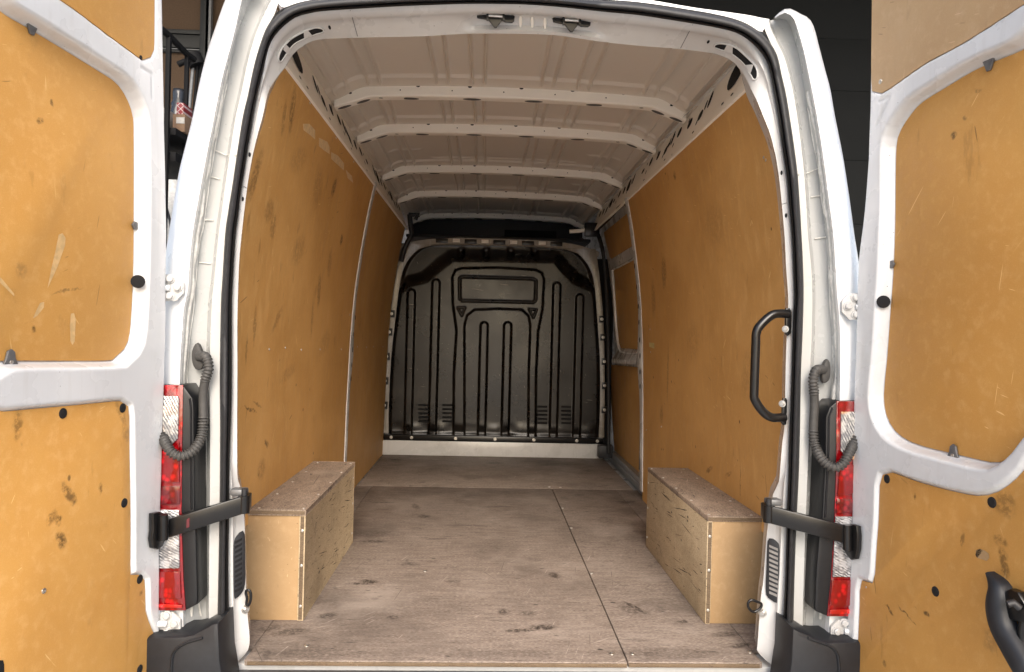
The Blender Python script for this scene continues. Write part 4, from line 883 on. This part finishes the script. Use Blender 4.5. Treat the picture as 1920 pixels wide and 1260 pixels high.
#@@DOORS
# --- rear doors ---------------------------------------------------------------------------
def rear_door(side):
    s = side; dl = math.radians(8 if s < 0 else 5)
    d = np.array([s*math.sin(dl), -math.cos(dl), 0]); n = np.array([-s*math.cos(dl), -math.sin(dl), 0])
    P0 = at(315 if s < 0 else 1612, 440, y=-.10); P0 = np.array([P0[0], P0[1], 0.])
    DS = (.008, .042, .014); D = DS[1]
    def uz(px, py, h):
        P = at_plane(px, py, P0+n*h, n); q = P-P0; return float(q@d), float(P[2])
    def w3(u, z, h=0.): return P0+d*u+n*h+np.array([0, 0, z])
    if s < 0:
        sil = [(307,0),(311,200),(315,440),(314,600),(309,800),(306,900),(302,1040),(302,1140),(304,1255)]
        up = [(110,0),(150,28),(200,66),(240,95),(258,109),(266,112),(278,108),(285,95),(286,50),(286.5,-60),(286,-200),(0,-400),(-300,-360),(-120,-150)]
        mid = [(-150,-70),(0,25),(43,50),(110,90),(180,133),(213,155),(233,183),(245,217),(247,260),(247,420),(246,503),(243,580),(238,633),(227,657),(207,671),(187,676),(0,676),(-150,678)]
        low = [(-150,788),(0,772),(133,760),(218,752),(231,756),(238,770),(239,840),(241,973),(241,1070),(245,1082),(260,1076),(267,1084),(269,1140),(269,1330),(-150,1700)]
    else:
        sil = [(1631,0),(1628,200),(1625,300),(1615,420),(1607,487),(1602,620),(1598,753),(1595,840),(1594,973),(1592,1040),(1588,1120),(1583,1207),(1582,1260)]
        up = [(1638,0),(1637,155),(1643,171),(1653,175),(1670,167),(1740,118),(1807,82),(1920,10),(2100,-110),(2300,-260),(2300,-500),(1640,-400),(1639,-150)]
        mid = [(2090,20),(1920,95),(1840,128),(1773,167),(1733,192),(1713,213),(1693,243),(1685,268),(1683,317),(1682,420),(1679,503),(1673,587),(1667,670),(1662,720),(1661,753),(1667,783),(1683,809),(1707,826),(1737,837),(1760,843),(1850,864),(1872,867),(1890,862),(1917,840),(1960,790),(2090,690)]
        low = [(1653,910),(1656,895),(1662,887),(1673,885),(1723,903),(1773,917),(1823,928),(1853,929),(1883,918),(1920,887),(1970,820),(2090,770),(2090,1720),(1608,1330),(1610,1255),(1615,1140),(1616,1096),(1622,1088),(1637,1094),(1643,1086),(1647,1027),(1651,973)]
    U = [[uz(a, b, -d_) for a, b in Q] for Q, d_ in zip((spline(up, 110, True), spline(mid, 130, True), spline(low, 130, True)), DS)]
    lim = lambda Q: [(max(min(u, .95), -.2), max(min(z, 2.3), -.25)) for u, z in Q]
    U = [lim(Q) for Q in U]
    sl_ = np.array(sorted([uz(a, b, 0)[::-1] for a, b in sil]))
    nu, nv = 190, 520
    zs = np.linspace(-.18, 2.16, nv); tt = np.linspace(0, 1, nu)
    u0 = np.interp(zs, sl_[:, 0], sl_[:, 1]); UU = (u0[:, None]+(.80-u0[:, None])*tt[None]).ravel(); ZZ = np.repeat(zs, nu)
    P2 = np.stack([UU, ZZ], 1); h = np.zeros(len(P2)); Ua = np.repeat(u0, nu)
    for Q, w, d_ in zip(U, (.005, .020, .010), DS):
        sd = sdf_poly(P2, Q); h = np.minimum(h, -d_*(1-sstep(sd, .0, w)))
    e = UU-Ua; h = np.minimum(h, -.014*(1-np.sqrt(np.clip(1-(1-np.clip(e/.014, 0, 1))**2, 0, 1))))
    h += .0012*vnoise(P2, 7, 11+s)
    # small stiffening triangle near the upper corner
    tri = [uz(a, b, 0) for a, b in (((265,127),(285,139),(286,184)) if s < 0 else ((1649,190),(1667,181),(1644,235)))]
    h -= .004*np.exp(-(sdf_line(P2, tri)/.004)**2)
    V = P0[None]+d[None]*UU[:, None]+n[None]*h[:, None]; V[:, 2] = ZZ
    DO = grid('rear_door', V, nu, nv, M_WHITE if s < 0 else mat_white('white_paint_grimy', (.67, .69, .705), .5, .9), VAN, flip=(s > 0))
    DO['label'] = 'open left rear door with three hardboard infills' if s < 0 else 'open right rear door with black pull handle and paler upper hardboard'
    # door edge and outer skin
    e0 = [w3(a, z, -.014) for a, z in zip(u0, zs)]; e1 = [w3(a-.004, z, -.075) for a, z in zip(u0, zs)]
    e2 = [w3(.80, z, -.075) for z in zs]; e3 = [w3(.80, z, -.0) for z in zs]
    loft('door_outer_skin', [e0, e1, e2, e3], M_WHITE_CLEAN, DO, smooth=False, sharp=None)
    # hardboard infills
    def infill(Q, mat, D):
        q = [w3(u, z, -D+.0015) for u, z in Q]; return prism('hardboard_panel', q, n*.0045, mat, DO, .001)
    fine = lambda Q: Q
    b_up = infill(fine(U[0]), M_HB if s < 0 else M_HBP, DS[0]); b_mid = infill(fine(U[1]), M_HB if s < 0 else M_HBE, DS[1]); b_low = infill(fine(U[2]), M_HB if s < 0 else M_HBE, DS[2])
    hb = -DS[2]+.0062; hbm = -DS[1]+.0062; hbu = -DS[0]+.0062
    def disc(px, py, w, mat=M_HOLE, nm='hole_plug', h_=hb, k=1.0):
        P = at_plane(px, py, P0+n*h_, n); o = inst(nm, PLUG if mat is M_HOLE else SCREW, DO, m4(P, n) @ Matrix.Diagonal((w, w, 1 if mat is M_HOLE else w, 1)))
    if s < 0:
        for a, b in ((118,775),(230,765),(233,943),(262,1086),(262,1255)): disc(a, b, .025)
        disc(264, 108, .012, h_=hbu); disc(82, 1108, 1.2, M_STEEL, 'screw')
        clips = ((58,50,0),(252,423,1),(17,672,2)); big = (259,528)
    else:
        for a, b in ((1663,898),(1860,942),(1754,1109)): disc(a, b, .025)
        disc(1624, 1101, .6, M_STEEL, 'screw'); disc(1651, 153, 1.3, M_STEEL, 'screw', hbu)
        clips = ((1856,119,0),(1673,496,1),(1790,848,2)); big = (1656,566)
    P = at_plane(*big, P0+n*(-.016), n); ax_ = n*.45+d*.9
    inst('drain_hole', HOLE, DO, m4(P+ax_*.004, ax_) @ Matrix.Diagonal((.036, .036, .04, 1)))
    for a, b, kind in clips:
        h_ = hbm+.001; P = at_plane(a, b, P0+n*h_, n); u, z = float((P-P0)@d), P[2]
        if kind == 1: out_ = [(u-.024, z-.009), (u-.020, z+.009), (u+.006, z+.011), (u+.014, z), (u+.006, z-.011)]; bl = (u-.018, z)
        elif kind == 0: out_ = [(u-.022, z+.022), (u+.020, z+.024), (u+.014, z+.0), (u+.006, z-.018), (u-.004, z-.018), (u-.012, z+.0)]; bl = (u, z+.014)
        else: out_ = [(u-.020, z-.016), (u+.022, z-.018), (u+.012, z), (u+.008, z+.016), (u-.002, z+.02), (u-.010, z+.014), (u-.012, z)]; bl = (u, z-.008)
        cl = prism('panel_clip', [w3(a_, b_, h_) for a_, b_ in out_], n*.006, M_CLIP, DO, .0015)
        inst('screw', SCREW, DO, m4(w3(*bl, h_+.006), n) @ Matrix.Scale(.9, 4))
    # cast bracket of the check arm on the door
    def fq(px, py, h_): return at_plane(px, py, P0+n*h_, n)
    br = ((278,962),(290,959),(300,962),(311,968),(313,985),(314,1000),(309,1008),(300,1014),(296,1024),(287,1030),(279,1027),(276,1010),(278,995)) if s < 0 else ((1583,985),(1594,983),(1606,982),(1615,986),(1617,1005),(1616,1030),(1612,1048),(1604,1050),(1597,1042),(1590,1030),(1584,1022),(1582,1005))
    BK = prism('check_bracket', [fq(a, b, .004) for a, b in br], n*.016, M_BLACK, DO, .004)
    cxx = 306 if s < 0 else 1589
    tube('bracket_pin', [fq(cxx, 965 if s < 0 else 984, .03), fq(cxx, 1012 if s < 0 else 1031, .03)], .013, M_BLACK, DO, 12)
    # check arm (strap) from pillar to door: belongs to the van side
    if s < 0: a0, a1, tp, bt = (317,990), (456,946), .0, .0
    else: a0, a1 = (1586,1002), (1443,964)
    A0 = fq(a0[0], a0[1], .03); A1 = at(a1[0], a1[1], y=-.075); mid_ = (A0+A1)/2
    ax2 = A1-A0; ax2 /= np.linalg.norm(ax2); hh = .0265; side_v = np.cross(ax2, [0, 0, 1.]); side_v /= np.linalg.norm(side_v)
    AR = hexa('check_arm', [A0+side_v*.009-np.array([0,0,hh]), A1+side_v*.009-np.array([0,0,hh]), A1-side_v*.009-np.array([0,0,hh]), A0-side_v*.009-np.array([0,0,hh]),
                            A0+side_v*.009+np.array([0,0,hh]), A1+side_v*.009+np.array([0,0,hh]), A1-side_v*.009+np.array([0,0,hh]), A0-side_v*.009+np.array([0,0,hh])], M_BLACK, VAN, .004)
    E1 = A1.copy()
    tube('arm_end', [E1+np.array([0, .006, -hh+.001]), E1+np.array([0, .006, hh-.001])], .0165, M_BLACK, AR, 20)
    hexa('arm_return', [E1+np.array(q) for q in ((-.0145,.004,-hh*.9),(.0145,.004,-hh*.9),(.010,.045,-hh*.85),(-.010,.045,-hh*.85),(-.0145,.004,hh*.98),(.0145,.004,hh*.98),(.010,.045,hh*.98),(-.010,.045,hh*.98))], M_BLACK, AR, .004)
    tube('pivot_pin', [E1+np.array([0,.008,hh-.004]), E1+np.array([0,.008,hh+.018])], .0085, M_BLKPL, AR, 12)
    wx = -s
    box('pivot_plate', E1+np.array([min(0, s*.045), .012, hh-.006]), E1+np.array([max(0, s*.045), .05, hh+.014]), M_CLIP, AR, .006)
    prism('arm_cutout_patch', [A0+ax2*.05+side_v*(.0095*q)+np.array([0,0,zz_])+ax2*xx for q, xx, zz_ in ((1,0,-.014),(1,.008,-.013),(1,.008,.013),(1,0,.011))], side_v*.001, M_DKRED if s < 0 else M_BLKPL, AR)  # added patch standing for a cut-out; the left one shows lamp red
    # marks on the boards
    def patch(P_, nm, mat, hb=hb): mk(nm, [at_plane(a, b, P0+n*(hb+.0004), n) for a, b in P_], [tuple(range(len(P_)))], mat, DO)
    if s < 0:
        patch([(110,440),(117,437),(123,446),(122,460),(108,500),(95,528),(89,541),(96,505),(104,470)], 'tape_residue', M_RESID, hbm)
        patch([(75,568),(83,566),(82,577),(70,592),(62,597),(68,582)], 'tape_residue', M_RESID, hbm)
        patch([(133,588),(139,587),(142,600),(140,640),(136,647),(132,640),(131,610)], 'tape_residue', M_RESID, hbm)
        patch([(0,520),(3,522),(26,550),(27,556),(0,530)], 'tape_residue', M_RESID, hbm)
        patch([(-20,1238),(6,1238),(8,1246),(8,1270),(-20,1275)], 'cut_out', M_HOLE)
    else:
        patch([(1829,1032),(1838,1029),(1846,1032),(1854,1038),(1855,1046),(1850,1052),(1842,1049),(1832,1046)], 'torn_patch', M_HBX)
        patch([(1831,1031),(1838,1029),(1843,1033),(1840,1037),(1832,1046),(1829,1040)], 'broken_hole', M_HOLE)
        # pull handle and inside lock lever
        hl = [(1843,1089),(1849,1071),(1854,1070),(1884,1106),(1882,1145),(1893,1183),(1920,1226),(1935,1262),(1930,1300),(1905,1290),(1889,1257),(1864,1216),(1846,1173),(1840,1138)]
        cpts = [(1853,1074),(1862,1105),(1861,1140),(1869,1178),(1892,1221),(1915,1262),(1935,1300)]; wid = [.005, .021, .026, .026, .027, .027, .020]
        cs = spline([tuple(at_plane(a, b, P0+n*(hb+hh_), n)) for (a, b), hh_ in zip(cpts, (.012,.03,.036,.038,.038,.036,.015))], 30); ws = np.interp(np.linspace(0, 1, 30), np.linspace(0, 1, 7), wid)
        vs, fs = [], []
        for k_, c in enumerate(cs):
            t_ = cs[min(k_+1, 29)]-cs[max(k_-1, 0)]; t_ /= np.linalg.norm(t_); b_ = np.cross(t_, n); b_ /= np.linalg.norm(b_)
            for a_, hgt in ((-1, -.030), (-.94, -.006), (-.62, .004), (0, .008), (.62, .004), (.94, -.006), (1, -.030)): vs.append(c+b_*ws[k_]*a_+n*hgt)
        for k_ in range(29):
            for j in range(6): fs.append((k_*7+j, k_*7+j+1, k_*7+8+j, k_*7+7+j))
        fs += [tuple(range(7)), tuple(range(29*7, 30*7))]
        mk('pull_handle', vs, fs, M_BUMPER, DO, smooth=True, sharp=50)
        lk = prism('lock_housing', [at_plane(a, b, P0+n*(hb+.001), n) for a, b in ((1893,1128),(1902,1106),(1910,1103),(1925,1110),(1940,1135),(1940,1170),(1918,1164),(1900,1160),(1894,1154))], n*.022, M_BLACK, DO, .006)
        tube('lock_lever', [at_plane(a, b, P0+n*(hb+k_), n) for a, b, k_ in ((1889,1133,.05),(1900,1130,.04),(1912,1140,.03))], .008, M_BLKPL, DO, 10)
        tube('lock_rod', [at_plane(a, b, P0+n*(hb+.012), n) for a, b in ((1922,1160),(1917,1185),(1917,1205),(1924,1225))], .010, M_BLACK, DO, 8)
PLUG = lathe_mesh('plug_disc', [(.5, 0), (.48, .0012), (.3, .0018), (.1, .001)], 18, M_HOLE)
rear_door(-1); rear_door(1)

#@@BACKGROUND
# ------------------------------------------------------------------ garage behind the van
GW = thing('garage_wall', 'brown boarded garage wall behind the open left door', 'wall', (-4, 6.0, GZ))
box('wall_board', (-9, 6.0, GZ), (-.6, 6.1, 6.5), M_GARAGE, GW, 0)
for py0, py1, mt in ((56, 64, M_BEAMDK), (66, 90, M_BEAMDK), (92, 94, M_CLIP), (95, 99, M_BEAMDK)):
    z1, z0 = at(340, py0, y=5.97)[2], at(340, py1, y=5.97)[2]; box('wall_rail', (-8, 5.95, z0), (-1.2, 5.99, z1), mt, GW, .004)
for px, w, mt in ((384, 5, M_BEAMDK), (391, 3, M_CLIP)):
    x0 = at(px, 60, y=5.9)[0]; box('wall_post', (x0-.05*w/5, 5.88, GZ), (x0+.05*w/5, 5.94, 6.4), mt, GW, .004)
DW = thing('dark_panel_wall', 'anthracite grey panelled wall beyond the right side of the van', 'wall', (4, 5.6, GZ))
zc = [GZ]+[at(1580, b, y=5.6)[2] for b in (420, 300, 170, 73, -60, -190)]
for a, b in zip(zc[:-1], zc[1:]): box('wall_panel', (-.55, 5.6, a), (9, 5.68, b-.0015), M_DARKWALL, DW, .004)
RK = thing('steel_rack', 'black tubular steel rack in the gap beside the open left door', 'rack', (-2.0, 1.75, GZ))
def rk_post(px, w, top, y): 
    P = at(px, top, y=y); hwid = w*(y+2.12)/1300/2; box('post', (P[0]-hwid, y-hwid, GZ), (P[0]+hwid, y+hwid, P[2]), M_RACK, RK, .002)
rk_post(317, 8, 66, 1.7); rk_post(351, 7, 100, 1.9)
tube('handrail', [at(300, 52, y=1.65), at(317, 67, y=1.7), at(351, 102, y=1.9), at(365, 112, y=1.95)], .018, M_RACK, RK, 10)
SHZ = at(333, 256, y=1.9)[2]
box('shelf', (-2.35, 1.72, SHZ-.04), (at(356, 256, y=1.9)[0], 2.2, SHZ), M_RACK, RK, .003)
SH2 = at(333, 300, y=1.9)[2]; box('shelf', (-2.35, 1.72, SH2-.05), (at(356, 300, y=1.9)[0], 2.2, SH2), M_RACK, RK, .003)
CB = thing('cardboard_box', 'small brown cardboard carton with white label on the rack shelf', 'box', tuple(at(336, 255, y=1.85)))
c0 = at(323, 256, y=1.80); c1 = at(347, 214, y=1.80); box('carton', (c0[0], 1.80, SHZ), (c1[0], 1.98, c1[2]), M_CARD, CB, .002)
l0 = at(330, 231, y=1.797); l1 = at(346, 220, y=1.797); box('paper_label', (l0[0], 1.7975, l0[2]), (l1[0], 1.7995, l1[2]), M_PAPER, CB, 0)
r0_ = at(334, 214, y=1.83); r1_ = at(347, 195, y=1.83)
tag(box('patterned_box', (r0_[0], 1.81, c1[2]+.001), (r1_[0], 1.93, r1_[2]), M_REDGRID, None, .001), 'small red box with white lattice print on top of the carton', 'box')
w0 = at(300, 242, y=1.80); w1 = at(313, 203, y=1.80)
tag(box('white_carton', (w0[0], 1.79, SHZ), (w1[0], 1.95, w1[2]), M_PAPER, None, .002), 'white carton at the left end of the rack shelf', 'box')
bg = thing('film_roll', 'crumpled black plastic film lying behind the red box', 'plastic film', tuple(at(330, 200, y=2.1)))
pts = []
q0 = at(321, 256, y=2.08); q1 = at(343, 168, y=2.08)
nn = 26; th = np.linspace(0, 2*np.pi, nn, endpoint=False); vs = []; fs = []
for i, t in enumerate(np.linspace(0, 1, 16)):
    r = (.045*(1-.35*t)+.004)*(1+.25*vnoise(np.stack([th*2, th*0+i*.9], 1), 1., 3))
    for k in range(nn): vs.append(((q0[0]+q1[0])/2+r[k]*np.cos(th[k])+.01*t, 2.08+r[k]*np.sin(th[k]), SHZ+t*(q1[2]-SHZ)))
for i in range(15):
    for k in range(nn): fs.append((i*nn+k, i*nn+(k+1) % nn, (i+1)*nn+(k+1) % nn, (i+1)*nn+k))
fs.append(tuple(range(15*nn, 16*nn)))
mk('film_body', vs, fs, M_BAG, bg, smooth=True)
tr = thing('folded_trolley', 'black folded trolley with handle leaning behind the rack post', 'trolley', tuple(at(370, 300, y=2.25)*np.array([1, 1, 0])+np.array([0, 0, GZ])))
tube('handle_grip', [at(334, 121, y=2.2), at(345, 116, y=2.2), at(360, 112, y=2.22)], .018, M_RACK, tr, 10)
tube('hub', [at(362, 104, y=2.25), at(371, 124, y=2.25)], .05, M_RACK, tr, 12)
for a, b in ((363, 352), (371, 362), (378, 372)):
    e = at(b, 240, y=2.3); tube('frame_tube', [at(a, 115, y=2.25), e, np.array([e[0]-.05, 2.35, GZ])], .011, M_CLIP if a == 363 else M_RACK, tr, 8)
sk = thing('covered_hump', 'pale grey rounded cover on the garage floor by the left door', 'cover', tuple(at(320, 400, y=2.6)*np.array([1, 1, 0])+np.array([0, 0, GZ])))
c_ = at(314, 420, y=2.6); vs, fs = [], []; top = at(318, 322, y=2.6)[2]
for i, t in enumerate(np.linspace(0, 1, 14)):
    r = .42*math.cos(t*math.pi/2*.96)**.55; z = GZ+(top-GZ)*math.sin(t*math.pi/2)
    for k in range(28): a = 2*math.pi*k/28; vs.append((c_[0]-.17+r*math.cos(a)*(1+.04*math.sin(3*a+t*4)), 2.75+r*math.sin(a)*.8, z))
for i in range(13):
    for k in range(28): fs.append((i*28+k, i*28+(k+1) % 28, (i+1)*28+(k+1) % 28, (i+1)*28+k))
mk('cover_shell', vs, fs, M_SACK, sk, smooth=True)
cab = tube('black_cable', [at(305, 350, y=2.2), at(311, 385, y=2.2), at(319, 415, y=2.2), at(324, 445, y=2.2), np.array([at(324, 445, y=2.2)[0], 2.2, GZ])], .008, M_BLKPL, None, 6)
tag(cab, 'thin black cable hanging in front of the pale grey cover', 'cable')
CE = struct(box('unseen_garage_ceiling', (-9, .9, 6.5), (9, 6.2, 6.6), M_DARKWALL, None, 0))  # out of view, added to keep the garage darker
